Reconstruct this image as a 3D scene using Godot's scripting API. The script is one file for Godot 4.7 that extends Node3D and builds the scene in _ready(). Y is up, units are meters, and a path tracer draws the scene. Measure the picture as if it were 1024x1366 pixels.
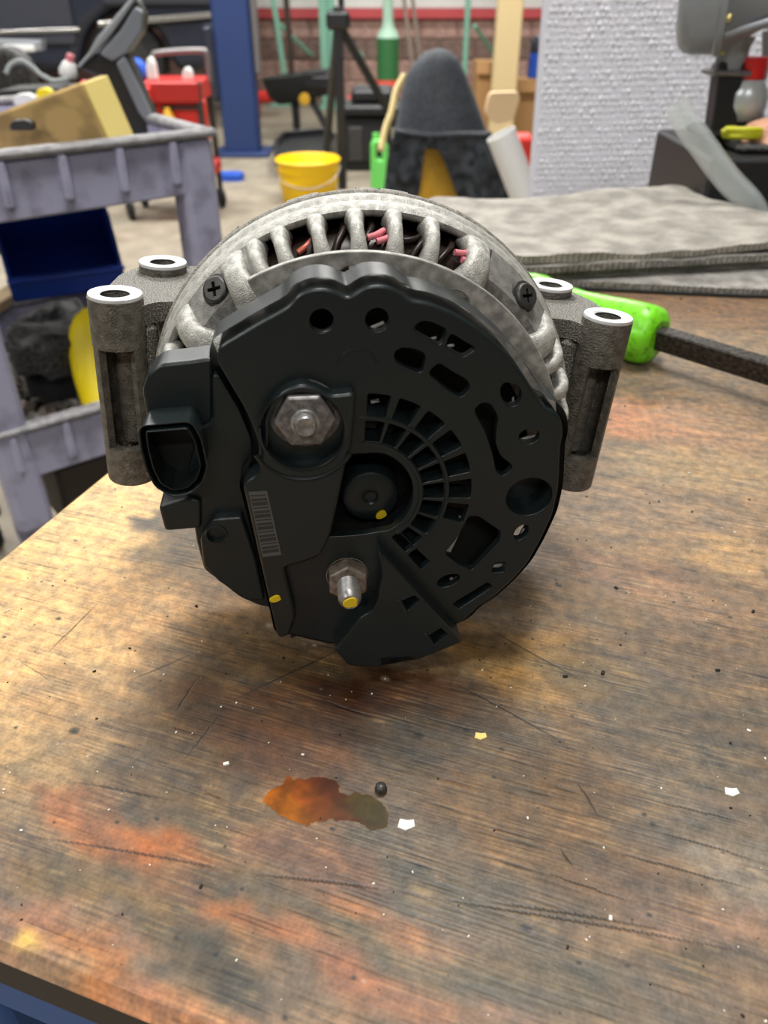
extends Node3D
# A used alternator standing on a worn plywood bench in a repair shop.
# Metres, y up. The alternator is modelled in millimetres in its own frame: x right, y up, z out of the rear cover.

const MM := 0.001
const BASE := Vector3(5.0, -77.0, -45.0)
const HUB := Vector3(5.0, 4.0, 0.0)
var taken := {}
var M := {}


# ---------------------------------------------------------------- helpers
class MB:
	var v := PackedVector3Array()
	var n := PackedVector3Array()
	var uv := PackedVector2Array()
	var with_uv := false
	var x := Transform3D()

	func tri(a: Vector3, b: Vector3, c: Vector3, na: Vector3, nb: Vector3, nc: Vector3) -> void:
		var g := (c - a).cross(b - a)
		if g.length_squared() < 1e-24:
			return
		if g.dot(na + nb + nc) < 0.0:
			var s := b
			b = c
			c = s
			s = nb
			nb = nc
			nc = s
		v.append(x * a)
		v.append(x * b)
		v.append(x * c)
		n.append((x.basis * na).normalized())
		n.append((x.basis * nb).normalized())
		n.append((x.basis * nc).normalized())

	func quad(a: Vector3, b: Vector3, c: Vector3, d: Vector3, na: Vector3, nb: Vector3, nc: Vector3, nd: Vector3) -> void:
		tri(a, b, c, na, nb, nc)
		tri(a, c, d, na, nc, nd)

	func flat_quad(a: Vector3, b: Vector3, c: Vector3, d: Vector3, out: Vector3) -> void:
		var m := (b - a).cross(d - a).normalized()
		if m.dot(out) < 0.0:
			m = -m
		quad(a, b, c, d, m, m, m, m)

	func done() -> ArrayMesh:
		var arr := []
		arr.resize(Mesh.ARRAY_MAX)
		arr[Mesh.ARRAY_VERTEX] = v
		arr[Mesh.ARRAY_NORMAL] = n
		if with_uv:
			arr[Mesh.ARRAY_TEX_UV] = uv
		var am := ArrayMesh.new()
		am.add_surface_from_arrays(Mesh.PRIMITIVE_TRIANGLES, arr)
		return am


func P(a: Array) -> PackedVector2Array:
	var r := PackedVector2Array()
	for i in range(0, a.size(), 2):
		r.append(Vector2(a[i], a[i + 1]))
	return r


func V(a: Array) -> PackedVector3Array:
	var r := PackedVector3Array()
	for i in range(0, a.size(), 3):
		r.append(Vector3(a[i], a[i + 1], a[i + 2]))
	return r


func area2(p: PackedVector2Array) -> float:
	var s := 0.0
	for i in p.size():
		s += p[i].cross(p[(i + 1) % p.size()])
	return s


func circle(c: Vector2, rx: float, ry := -1.0, rot := 0.0, k := 28) -> PackedVector2Array:
	var r := PackedVector2Array()
	for i in k:
		var a := TAU * i / k
		r.append(c + Vector2(cos(a) * rx, sin(a) * (ry if ry > 0.0 else rx)).rotated(rot))
	return r


func sector(c: Vector2, r0: float, r1: float, a0: float, a1: float, k := 8) -> PackedVector2Array:
	var r := PackedVector2Array()
	for i in k + 1:
		r.append(c + Vector2.from_angle(deg_to_rad(lerpf(a0, a1, float(i) / k))) * r1)
	for i in k + 1:
		r.append(c + Vector2.from_angle(deg_to_rad(lerpf(a1, a0, float(i) / k))) * r0)
	return r


# rounds every corner of a polygon with an arc of about radius r
func fillet(p: PackedVector2Array, r: float, k := 4) -> PackedVector2Array:
	var out := PackedVector2Array()
	var c := p.size()
	for i in c:
		var a := p[(i + c - 1) % c]
		var b := p[i]
		var d := p[(i + 1) % c]
		var l := minf(r, 0.45 * minf(a.distance_to(b), b.distance_to(d)))
		var s := b + (a - b).normalized() * l
		var e := b + (d - b).normalized() * l
		for j in k + 1:
			var t := float(j) / k
			out.append(s.lerp(b, t).lerp(b.lerp(e, t), t))
	return out


func dense(p: PackedVector2Array, step: float) -> PackedVector2Array:
	var out := PackedVector2Array()
	for i in p.size():
		var a := p[i]
		var b := p[(i + 1) % p.size()]
		if a.distance_to(b) < 1e-5:
			continue
		var k := maxi(1, ceili(a.distance_to(b) / step))
		for j in k:
			out.append(a.lerp(b, float(j) / k))
	return out


func inset(p: PackedVector2Array, d: float) -> PackedVector2Array:
	var out := PackedVector2Array()
	var c := p.size()
	for i in c:
		var e1 := (p[i] - p[(i + c - 1) % c]).normalized()
		var e2 := (p[(i + 1) % c] - p[i]).normalized()
		var m := Vector2(e1.y, -e1.x) + Vector2(e2.y, -e2.x)
		m = m.normalized() / maxf(0.5, m.length() * 0.5) if m.length() > 0.01 else Vector2(e1.y, -e1.x)
		out.append(p[i] - m * d)
	return out


# a polygon (with holes) in the xy plane extruded along z from z0 to z1, its front edges rounded by ch
func prism(mb: MB, outer: PackedVector2Array, holes: Array, z0: float, z1: float, ch := 0.0, step := 1.5, back := true, warp = null, grid := 0.0, hole_ch := -1.0) -> void:
	var loops: Array = []
	var hc := ch if hole_ch < 0.0 else hole_ch
	for k in holes.size() + 1:
		var l := dense(outer if k == 0 else holes[k - 1], step)
		if (area2(l) > 0.0) != (k == 0):
			l.reverse()
		loops.append(l)
	var W := func(q: Vector2, z: float) -> Vector3:
		return warp.call(Vector3(q.x, q.y, z)) if warp != null else Vector3(q.x, q.y, z)
	var tops: Array = []
	for k in loops.size():
		var l: PackedVector2Array = loops[k]
		var cc := ch if k == 0 else hc
		var rings: Array = [l, l]
		var zs: Array = [z0, z1 - cc]
		var tilt: Array = [0.0, 0.0]
		if cc > 0.0:
			rings.append(inset(l, cc * 0.293))
			zs.append(z1 - cc * 0.293)
			tilt.append(0.785)
			rings.append(inset(l, cc))
			zs.append(z1)
			tilt.append(1.35)
		var c := l.size()
		for i in c:
			var j := (i + 1) % c
			var e := (l[j] - l[i]).normalized()
			var nn := Vector2(e.y, -e.x)
			var ep := (l[i] - l[(i + c - 1) % c]).normalized()
			var en := (l[(j + 1) % c] - l[j]).normalized()
			var ni := (nn + Vector2(ep.y, -ep.x)).normalized() if ep.dot(e) > 0.6 else nn
			var nj := (nn + Vector2(en.y, -en.x)).normalized() if en.dot(e) > 0.6 else nn
			for s in rings.size() - 1:
				var ra: PackedVector2Array = rings[s]
				var rb: PackedVector2Array = rings[s + 1]
				var ta: float = tilt[s]
				var tb: float = tilt[s + 1]
				mb.quad(W.call(ra[i], zs[s]), W.call(ra[j], zs[s]), W.call(rb[j], zs[s + 1]), W.call(rb[i], zs[s + 1]),
					Vector3(ni.x * cos(ta), ni.y * cos(ta), sin(ta)), Vector3(nj.x * cos(ta), nj.y * cos(ta), sin(ta)), Vector3(nj.x * cos(tb), nj.y * cos(tb), sin(tb)), Vector3(ni.x * cos(tb), ni.y * cos(tb), sin(tb)))
		tops.append(rings[-1])
	for side in (2 if back else 1):
		var src: Array = tops if side == 0 else loops
		var z := z1 if side == 0 else z0
		var nz := Vector3(0, 0, 1 if side == 0 else -1)
		var all := PackedVector2Array()
		for l in src:
			all.append_array(l)
		var box := Rect2(all[0], Vector2.ZERO)
		for q in all:
			box = box.expand(q)
		var gstep := grid if grid > 0.0 else maxf(step * 3.0, maxf(box.size.x, box.size.y) / 24.0)
		for gx in range(1, int(box.size.x / gstep) + 1):
			for gy in range(1, int(box.size.y / gstep) + 1):
				var q := box.position + Vector2(gx + 0.31 * (gy % 2), gy + 0.07 * (gx % 3)) * gstep
				var fits := Geometry2D.is_point_in_polygon(q, src[0])
				for k in range(1, src.size()):
					fits = fits and not Geometry2D.is_point_in_polygon(q, src[k])
				if fits:
					all.append(q)
		var far := box.grow(maxf(box.size.x, box.size.y) * 2.0)
		all.append_array([far.position, far.end, Vector2(far.position.x, far.end.y), Vector2(far.end.x, far.position.y)])
		var even := PackedVector2Array()
		var unit := 100.0 / maxf(box.size.x, box.size.y)
		for q in all:
			even.append((q - box.position) * unit)
		var idx := Geometry2D.triangulate_delaunay(even)
		for t in range(0, idx.size(), 3):
			var m := (all[idx[t]] + all[idx[t + 1]] + all[idx[t + 2]]) / 3.0
			if not box.has_point(m) or not Geometry2D.is_point_in_polygon(m, src[0]):
				continue
			var inside := true
			for k in range(1, src.size()):
				if Geometry2D.is_point_in_polygon(m, src[k]):
					inside = false
					break
			if inside:
				var a: Vector3 = W.call(all[idx[t]], z)
				var b: Vector3 = W.call(all[idx[t + 1]], z)
				var d: Vector3 = W.call(all[idx[t + 2]], z)
				if warp != null:
					var e := (grid if grid > 0.0 else step) * 0.5
					var nrm: Array = []
					for h in 3:
						var q: Vector2 = all[idx[t + h]]
						var w0: Vector3 = W.call(q, z)
						var w1: Vector3 = W.call(q + Vector2(e, 0), z)
						var w2: Vector3 = W.call(q + Vector2(0, e), z)
						nrm.append((w1 - w0).cross(w2 - w0).normalized() * nz.z)
					mb.tri(a, b, d, nrm[0], nrm[1], nrm[2])
				else:
					mb.tri(a, b, d, nz, nz, nz)


# profile of (r, z) turned about the z axis
func lathe(mb: MB, prof: PackedVector2Array, seg := 40, a0 := 0.0, a1 := 360.0, sharp := 0.75) -> void:
	var c := prof.size()
	var ns: Array = []
	for i in c - 1:
		var e := (prof[i + 1] - prof[i]).normalized()
		ns.append(Vector2(e.y, -e.x))
	for i in c - 1:
		var na: Vector2 = ns[i]
		var nb: Vector2 = ns[i]
		if i > 0 and (ns[i - 1] as Vector2).dot(ns[i]) > sharp:
			na = ((ns[i - 1] as Vector2) + ns[i]).normalized()
		if i < c - 2 and (ns[i + 1] as Vector2).dot(ns[i]) > sharp:
			nb = ((ns[i + 1] as Vector2) + ns[i]).normalized()
		for s in seg:
			var t0 := deg_to_rad(lerpf(a0, a1, float(s) / seg))
			var t1 := deg_to_rad(lerpf(a0, a1, float(s + 1) / seg))
			var u0 := Vector3(cos(t0), sin(t0), 0)
			var u1 := Vector3(cos(t1), sin(t1), 0)
			var zz := Vector3(0, 0, 1)
			mb.quad(u0 * prof[i].x + zz * prof[i].y, u1 * prof[i].x + zz * prof[i].y, u1 * prof[i + 1].x + zz * prof[i + 1].y, u0 * prof[i + 1].x + zz * prof[i + 1].y,
				u0 * na.x + zz * na.y, u1 * na.x + zz * na.y, u1 * nb.x + zz * nb.y, u0 * nb.x + zz * nb.y)


# a box with chamfered edges; size full lengths
func rbox(mb: MB, c: Vector3, size: Vector3, b := 0.0, basis := Basis()) -> void:
	var h := size * 0.5
	b = minf(b, minf(h.x, minf(h.y, h.z)) * 0.9)
	var old := mb.x
	mb.x = mb.x * Transform3D(basis, c)
	for ax in 3:
		var u := (ax + 1) % 3
		var w := (ax + 2) % 3
		for s in [-1.0, 1.0]:
			var q: Array = []
			for k in [[-1, -1], [1, -1], [1, 1], [-1, 1]]:
				var p := Vector3()
				p[ax] = s * h[ax]
				p[u] = k[0] * (h[u] - b)
				p[w] = k[1] * (h[w] - b)
				q.append(p)
			var nn := Vector3()
			nn[ax] = s
			mb.flat_quad(q[0], q[1], q[2], q[3], nn)
		if b > 0.0:
			for s in [-1.0, 1.0]:
				for t in [-1.0, 1.0]:
					var n1 := Vector3()
					n1[u] = s
					var n2 := Vector3()
					n2[w] = t
					var q: Array = []
					for e in [-1.0, 1.0]:
						var p1 := Vector3()
						p1[ax] = e * (h[ax] - b)
						p1[u] = s * h[u]
						p1[w] = t * (h[w] - b)
						var p2 := Vector3()
						p2[ax] = e * (h[ax] - b)
						p2[u] = s * (h[u] - b)
						p2[w] = t * h[w]
						q.append([p1, p2])
					var na := (n1 * 2.0 + n2).normalized()
					var nb := (n1 + n2 * 2.0).normalized()
					mb.quad(q[0][0], q[1][0], q[1][1], q[0][1], na, na, nb, nb)
	if b > 0.0:
		for sx in [-1.0, 1.0]:
			for sy in [-1.0, 1.0]:
				for sz in [-1.0, 1.0]:
					var nn := Vector3(sx, sy, sz).normalized()
					mb.tri(Vector3(sx * h.x, sy * (h.y - b), sz * (h.z - b)), Vector3(sx * (h.x - b), sy * h.y, sz * (h.z - b)), Vector3(sx * (h.x - b), sy * (h.y - b), sz * h.z), nn, nn, nn)
	mb.x = old


# rings of equal length joined into a skin, ends closed flat
func loft(mb: MB, rings: Array, caps := true, closed := true) -> void:
	var k: int = rings[0].size()
	var c := rings.size()
	var nor: Array = []
	for i in c:
		var row := PackedVector3Array()
		var mid := Vector3()
		for p in rings[i]:
			mid += p
		mid /= k
		for j in k:
			var jp := (j + 1) % k if closed else mini(j + 1, k - 1)
			var jm := (j + k - 1) % k if closed else maxi(j - 1, 0)
			var du: Vector3 = rings[i][jp] - rings[i][jm]
			var dv: Vector3 = rings[mini(i + 1, c - 1)][j] - rings[maxi(i - 1, 0)][j]
			var m := du.cross(dv)
			if m.length() < 1e-12:
				m = rings[i][j] - mid
			m = m.normalized()
			if closed and m.dot(rings[i][j] - mid) < 0.0:
				m = -m
			row.append(m)
		nor.append(row)
	for i in c - 1:
		for j in (k if closed else k - 1):
			var j2 := (j + 1) % k
			mb.quad(rings[i][j], rings[i][j2], rings[i + 1][j2], rings[i + 1][j], nor[i][j], nor[i][j2], nor[i + 1][j2], nor[i + 1][j])
	if caps and closed:
		for e in [0, c - 1]:
			var mid := Vector3()
			for p in rings[e]:
				mid += p
			mid /= k
			var mid2 := Vector3()
			for p in rings[1 if e == 0 else c - 2]:
				mid2 += p
			mid2 /= k
			var nn := (mid - mid2).normalized()
			for j in k:
				mb.tri(mid, rings[e][j], rings[e][(j + 1) % k], nn, nn, nn)


func tube(mb: MB, pts: PackedVector3Array, r: float, sides := 10, r1 := -1.0) -> void:
	var rings: Array = []
	var up := Vector3(0.123, 0.98, 0.151).normalized()
	for i in pts.size():
		var d := (pts[mini(i + 1, pts.size() - 1)] - pts[maxi(i - 1, 0)]).normalized()
		var a := d.cross(up)
		if a.length() < 0.1:
			a = d.cross(Vector3(1, 0, 0))
		a = a.normalized()
		up = a.cross(d).normalized()
		var rr := r if r1 < 0.0 else lerpf(r, r1, float(i) / (pts.size() - 1))
		var ring := PackedVector3Array()
		for s in sides:
			var t := TAU * s / sides
			ring.append(pts[i] + (a * cos(t) + up * sin(t)) * rr)
		rings.append(ring)
	loft(mb, rings)


func curve(p: PackedVector3Array, k := 6) -> PackedVector3Array:
	var out := PackedVector3Array()
	for i in p.size() - 1:
		var a := p[maxi(i - 1, 0)]
		var d := p[mini(i + 2, p.size() - 1)]
		for j in k:
			out.append(p[i].cubic_interpolate(p[i + 1], a, d, float(j) / k))
	out.append(p[-1])
	return out


func to_dir(from: Vector3, to: Vector3, up := Vector3.UP) -> Transform3D:   # z axis runs from -> to
	var z := (to - from).normalized()
	var x := up.cross(z)
	if x.length() < 0.05:
		x = Vector3(1, 0, 0).cross(z)
	x = x.normalized()
	return Transform3D(Basis(x, z.cross(x).normalized(), z), from)


func numbered(called: String, parent: Node) -> String:
	var key := str(parent.get_instance_id()) + called
	if not taken.has(key):
		taken[key] = 0
		return called
	taken[key] += 1
	return "%s_%03d" % [called, taken[key]]


func tag(o: Node, label: String, category: String, group := "") -> Node:
	o.set_meta("label", label)
	o.set_meta("category", category)
	if group:
		o.set_meta("group", group)
	return o


func thing(called: String, label: String, category: String, at := Vector3.ZERO, group := "", basis := Basis()) -> Node3D:
	var o := Node3D.new()
	o.name = numbered(called, self)
	o.transform = Transform3D(basis, at)
	add_child(o, true)
	tag(o, label, category, group)
	return o


func put(called: String, mesh: Mesh, mat: Material, parent: Node = null, x := Transform3D()) -> MeshInstance3D:
	var o := MeshInstance3D.new()
	var p: Node = parent if parent else self
	o.name = numbered(called, p)
	o.mesh = mesh
	o.material_override = mat
	o.transform = x
	p.add_child(o, true)
	return o


func obj(called: String, mb: MB, mat: Material, parent: Node = null, x := Transform3D()) -> MeshInstance3D:
	return put(called, mb.done(), mat, parent, x)


func struct(called: String, mb: MB, mat: Material, parent: Node = null) -> MeshInstance3D:
	var o := obj(called, mb, mat, parent)
	if parent == null:
		o.set_meta("kind", "structure")
	return o


func new_mb(x := Transform3D()) -> MB:
	var m := MB.new()
	m.x = x
	return m


func alt_mb(x := Transform3D()) -> MB:   # the alternator's own millimetres, seen from its base
	return new_mb(Transform3D(Basis().scaled(Vector3.ONE * MM), -BASE * MM) * x)


func noise(freq: float, s: int, oct := 4, kind := FastNoiseLite.TYPE_SIMPLEX_SMOOTH) -> FastNoiseLite:
	var f := FastNoiseLite.new()
	f.noise_type = kind
	f.frequency = freq
	f.seed = s
	f.fractal_octaves = oct
	return f


func noise_tex(size: int, freq: float, s: int, lo: float, hi: float, oct := 4, edge0 := 0.0, edge1 := 1.0) -> NoiseTexture2D:
	var t := NoiseTexture2D.new()
	t.width = size
	t.height = size
	t.seamless = true
	t.noise = noise(freq, s, oct)
	var g := Gradient.new()
	g.offsets = PackedFloat32Array([edge0, edge1])
	g.colors = PackedColorArray([Color(lo, lo, lo), Color(hi, hi, hi)])
	t.color_ramp = g
	return t


func mat(called: String, c: Color, rough := 0.6, metal := 0.0, tex: Texture2D = null, scale := 10.0, bump := 0.0, bump_tex: Texture2D = null) -> StandardMaterial3D:
	var m := StandardMaterial3D.new()
	m.resource_name = called
	m.albedo_color = c
	m.roughness = rough
	m.metallic = metal
	if tex or bump_tex:
		m.uv1_triplanar = true
		m.uv1_scale = Vector3.ONE * scale
	if tex:
		m.albedo_texture = tex
	if bump > 0.0:
		m.heightmap_enabled = true
		m.heightmap_texture = bump_tex if bump_tex else tex
		m.heightmap_scale = bump
	M[called] = m
	return m


func rgb(r: int, g: int, b: int) -> Color:
	return Color8(r, g, b)


func make_materials() -> void:
	var mottled := noise_tex(256, 0.02, 11, 0.72, 1.0, 5, 0.2, 0.8)
	var speck := noise_tex(256, 0.09, 12, 0.35, 1.0, 3, 0.25, 0.6)
	var fine := noise_tex(256, 0.12, 13, 0.0, 1.0, 3)
	var dirt := noise_tex(256, 0.035, 14, 0.35, 1.0, 5, 0.25, 0.75)
	mat("cover_plastic", rgb(26, 34, 35), 0.34, 0.0, null, 14.0, 0.003, fine)
	M.cover_plastic.uv1_scale = Vector3.ONE * 40.0
	M.cover_plastic.metallic_specular = 0.5
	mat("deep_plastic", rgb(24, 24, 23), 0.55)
	mat("cast", rgb(206, 204, 196), 0.45, 0.15, mottled, 45.0, 0.03, fine)
	mat("crusty_cast", rgb(176, 172, 162), 0.55, 0.2, noise_tex(256, 0.14, 22, 0.42, 1.0, 2, 0.4, 0.68), 40.0, 0.05, speck)
	mat("dirty_cast", rgb(122, 118, 109), 0.5, 0.2, noise_tex(256, 0.02, 21, 0.74, 1.0, 5, 0.25, 0.75), 38.0, 0.04, speck)
	mat("pad_cast", rgb(150, 148, 143), 0.5, 0.15, mottled, 45.0, 0.02, fine)
	mat("plate_alu", rgb(192, 189, 182), 0.42, 0.15, mottled, 30.0)
	mat("machined", rgb(240, 240, 242), 0.4, 0.3)
	mat("bore", rgb(60, 58, 55), 0.7, 0.3)
	mat("steel", rgb(190, 188, 186), 0.38, 0.7, mottled, 60.0)
	mat("nut_steel", rgb(150, 146, 146), 0.4, 0.6, mottled, 60.0)
	mat("rust_steel", rgb(156, 142, 128), 0.45, 0.4, mottled, 60.0)
	mat("dark_screw", rgb(82, 80, 78), 0.42, 0.4, mottled, 60.0)
	mat("winding", rgb(52, 34, 26), 0.4, 0.2, dirt, 90.0)
	mat("copper", rgb(190, 100, 84), 0.4, 0.5)
	mat("insulation", rgb(226, 130, 140), 0.6)
	mat("iron_core", rgb(170, 165, 155), 0.6, 0.2, mottled, 60.0, 0.05, speck)
	mat("yellow_paint", rgb(228, 196, 28), 0.5)
	mat("label_grey", rgb(90, 88, 84), 0.6)
	mat("label_print", rgb(50, 50, 49), 0.6)
	mat("concrete", rgb(152, 142, 124), 0.65, 0.0, noise_tex(512, 0.02, 15, 0.88, 1.0, 6, 0.2, 0.75), 0.5)
	mat("mortar", rgb(170, 140, 128), 0.9)
	mat("block_pink", rgb(206, 166, 154), 0.85, 0.0, mottled, 4.0)
	mat("block_brown", rgb(152, 124, 114), 0.85, 0.0, mottled, 4.0)
	mat("red_paint", rgb(200, 82, 86), 0.6)
	mat("white_wall", rgb(226, 226, 222), 0.8)
	mat("grey_wall", rgb(112, 110, 106), 0.9)
	mat("ceiling_white", rgb(205, 205, 200), 0.9)
	mat("lift_blue", rgb(36, 56, 102), 0.45)
	mat("rack_green", rgb(132, 186, 164), 0.5)
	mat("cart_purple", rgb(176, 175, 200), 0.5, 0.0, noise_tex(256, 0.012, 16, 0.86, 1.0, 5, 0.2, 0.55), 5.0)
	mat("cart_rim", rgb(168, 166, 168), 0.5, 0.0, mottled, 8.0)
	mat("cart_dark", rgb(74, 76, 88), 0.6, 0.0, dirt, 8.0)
	mat("lumber_side", rgb(204, 170, 108), 0.75, 0.0, noise_tex(256, 0.012, 17, 0.78, 1.0, 5, 0.25, 0.7), 5.0)
	mat("lumber_end", rgb(240, 218, 130), 0.75)
	mat("trim_grey", rgb(124, 130, 138), 0.4)
	mat("trim_dark", rgb(34, 37, 40), 0.4)
	mat("trim_edge", rgb(150, 155, 160), 0.4)
	mat("black_paint", rgb(30, 31, 34), 0.4)
	mat("black_rubber", rgb(26, 27, 28), 0.7)
	mat("car_black", rgb(44, 48, 60), 0.25)
	mat("car_panel", rgb(62, 64, 72), 0.3)
	mat("chrome", rgb(200, 198, 194), 0.25, 0.8)
	mat("cart_red", rgb(222, 52, 44), 0.4)
	mat("cart_red_dark", rgb(186, 44, 40), 0.4)
	mat("bright_blue", rgb(30, 84, 190), 0.45)
	mat("bin_blue", rgb(20, 60, 158), 0.4)
	mat("bucket_yellow", rgb(250, 204, 0), 0.45)
	mat("vivid_yellow", rgb(246, 220, 20), 0.45)
	mat("jug_green", rgb(110, 210, 100), 0.4)
	mat("bottle_green", rgb(58, 118, 70), 0.4)
	mat("cylinder_collar", rgb(176, 212, 190), 0.5)
	mat("orange_red", rgb(250, 92, 80), 0.5)
	mat("white_plastic", rgb(232, 232, 230), 0.45)
	mat("tan_board", rgb(228, 200, 160), 0.8)
	mat("post_wood", rgb(206, 184, 138), 0.75)
	mat("carton", rgb(170, 130, 84), 0.85)
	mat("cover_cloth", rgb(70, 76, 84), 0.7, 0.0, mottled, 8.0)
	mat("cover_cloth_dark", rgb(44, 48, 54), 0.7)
	mat("frame_ochre", rgb(206, 160, 40), 0.5)
	mat("frame_pale", rgb(222, 200, 140), 0.5)
	mat("motor_grey", rgb(150, 154, 160), 0.36, 0.1)
	mat("brass_bolt", rgb(200, 186, 110), 0.4, 0.5)
	mat("cap_red", rgb(226, 40, 40), 0.4)
	mat("silver_bottle", rgb(205, 212, 214), 0.3, 0.3)
	mat("coil_yellow", rgb(196, 196, 30), 0.5)
	mat("pinkish", rgb(236, 180, 150), 0.7)
	mat("driver_green", rgb(126, 224, 38), 0.36, 0.0, noise_tex(256, 0.03, 18, 0.55, 1.0, 4, 0.12, 0.4), 20.0)
	mat("driver_bar", rgb(84, 78, 72), 0.5, 0.5, dirt, 30.0)
	mat("rag", rgb(176, 170, 160), 0.95, 0.0, noise_tex(512, 0.012, 19, 0.76, 1.0, 6, 0.2, 0.75), 3.5, 0.15, fine)
	mat("rag_low", rgb(164, 160, 154), 0.95, 0.0, noise_tex(512, 0.014, 20, 0.74, 1.0, 6, 0.2, 0.75), 4.5, 0.25, fine)
	mat("bubble_wrap", rgb(248, 248, 252), 0.3, 0.0, null, 1.0)
	mat("bench_blue", rgb(28, 82, 150), 0.5)
	mat("bench_dark", rgb(60, 52, 44), 0.7)
	mat("grease", rgb(136, 130, 120), 0.5, 0.4, dirt, 25.0)
	mat("grey_cable", rgb(150, 156, 156), 0.5)
	mat("rubbish_grey", rgb(84, 82, 80), 0.6, 0.1, dirt, 12.0)
	mat("chip_white", rgb(236, 232, 222), 0.6)
	mat("crumb", rgb(34, 30, 27), 0.8)
	mat("bubble", rgb(244, 244, 248), 0.12)
	var lamp := mat("tube_light", Color.WHITE, 0.4)
	lamp.emission_enabled = true
	lamp.emission = Color(1.0, 0.98, 0.95)
	lamp.emission_energy_multiplier = 6.0
	var hose := mat("clear_vinyl", Color(0.9, 0.93, 0.93, 0.2), 0.07)
	hose.transparency = BaseMaterial3D.TRANSPARENCY_ALPHA
	M.rag.rim_enabled = true
	M.rag.rim = 0.4
	M.cover_cloth.rim_enabled = true
	M.cover_cloth.rim = 0.3
	var bm: StandardMaterial3D = M.bubble_wrap
	bm.backlight_enabled = true
	bm.backlight = Color(0.85, 0.85, 0.88)
	bm.clearcoat_enabled = true
	bm.clearcoat = 1.0
	bm.clearcoat_roughness = 0.06


func _ready() -> void:
	# ---- camera
	var cam := Camera3D.new()
	cam.name = "camera"
	cam.position = Vector3(0, 1.119, 0)
	cam.rotation_degrees = Vector3(-34.0, 0, 0)
	cam.near = 0.01
	cam.far = 60.0
	add_child(cam)
	var ca := CameraAttributesPhysical.new()
	ca.frustum_focal_length = 27.0
	ca.frustum_focus_distance = 0.285
	ca.exposure_aperture = 13.0
	ca.frustum_near = 0.01
	ca.frustum_far = 60.0
	cam.attributes = ca
	cam.fov = 66.1
	cam.current = true
	# ---- sky and exposure
	var env := Environment.new()
	env.background_mode = Environment.BG_COLOR
	env.background_color = Color(0.5, 0.52, 0.55)
	env.background_energy_multiplier = 0.2
	env.tonemap_mode = Environment.TONE_MAPPER_LINEAR
	env.tonemap_exposure = 0.77
	env.sdfgi_enabled = true
	env.ssao_enabled = true
	env.ssil_enabled = true
	var we := WorldEnvironment.new()
	we.name = "world_environment"
	we.environment = env
	add_child(we)
	make_materials()
	# ---- ceiling lamps: x, z, energy, where it hangs
	for l in [[-2.6, 1.4, 7.0, "in front of the bench on the left"], [0.2, 2.6, 7.0, "in the aisle behind the camera"], [0.15, -0.75, 9.5, "over the bench"], [-3.2, -2.4, 9.0, "over the utility cart"], [-1.4, -4.4, 18.0, "over the draped cover"], [0.6, -4.9, 18.0, "behind the wrapped panel"], [-3.8, -6.2, 12.0, "over the black car"], [0.4, -8.4, 11.0, "before the block wall"]]:
		ceiling_lamp(l[0], l[1], l[2], l[3])
	room()
	bench()
	alternator()
	rags()
	driver()
	foam_and_motor()
	utility_cart()
	back_shop()
	debris()


func ceiling_lamp(x: float, z: float, energy: float, place: String) -> void:
	var i := int(x * 10.0 + z * 100.0)
	var t := thing("ceiling_lamp", "long twin tube fluorescent lamp hanging " + place, "lamp", Vector3(x, 3.55, z), "shop ceiling lamps", Basis(Vector3.UP, deg_to_rad(64.0) if place == "over the bench" else 0.0))
	var mb := new_mb()
	rbox(mb, Vector3(0, 0.06, 0), Vector3(1.5, 0.05, 0.34), 0.008)
	obj("reflector", mb, M.white_plastic, t)
	for s in [-1.0, 1.0]:
		mb = new_mb()
		rbox(mb, Vector3(0, 0.02, 0.08 * s), Vector3(1.42, 0.03, 0.03), 0.01)
		obj("tube", mb, M.tube_light, t)
		mb = new_mb()
		rbox(mb, Vector3(0.55 * s, 0.32, 0), Vector3(0.012, 0.5, 0.012), 0.002)
		obj("hanger", mb, M.steel, t)
	var a := AreaLight3D.new()
	a.name = "lamp_light_%d" % i
	a.position = Vector3(0, -0.005, 0)
	a.rotation_degrees = Vector3(-90, 0, 0)
	a.area_size = Vector2(1.42, 0.24)
	a.area_normalize_energy = true
	a.light_energy = energy
	a.light_color = Color(1.0, 0.995, 0.985)
	a.shadow_enabled = true
	a.area_range = 30.0
	a.area_attenuation = 2.0
	t.add_child(a)


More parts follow.
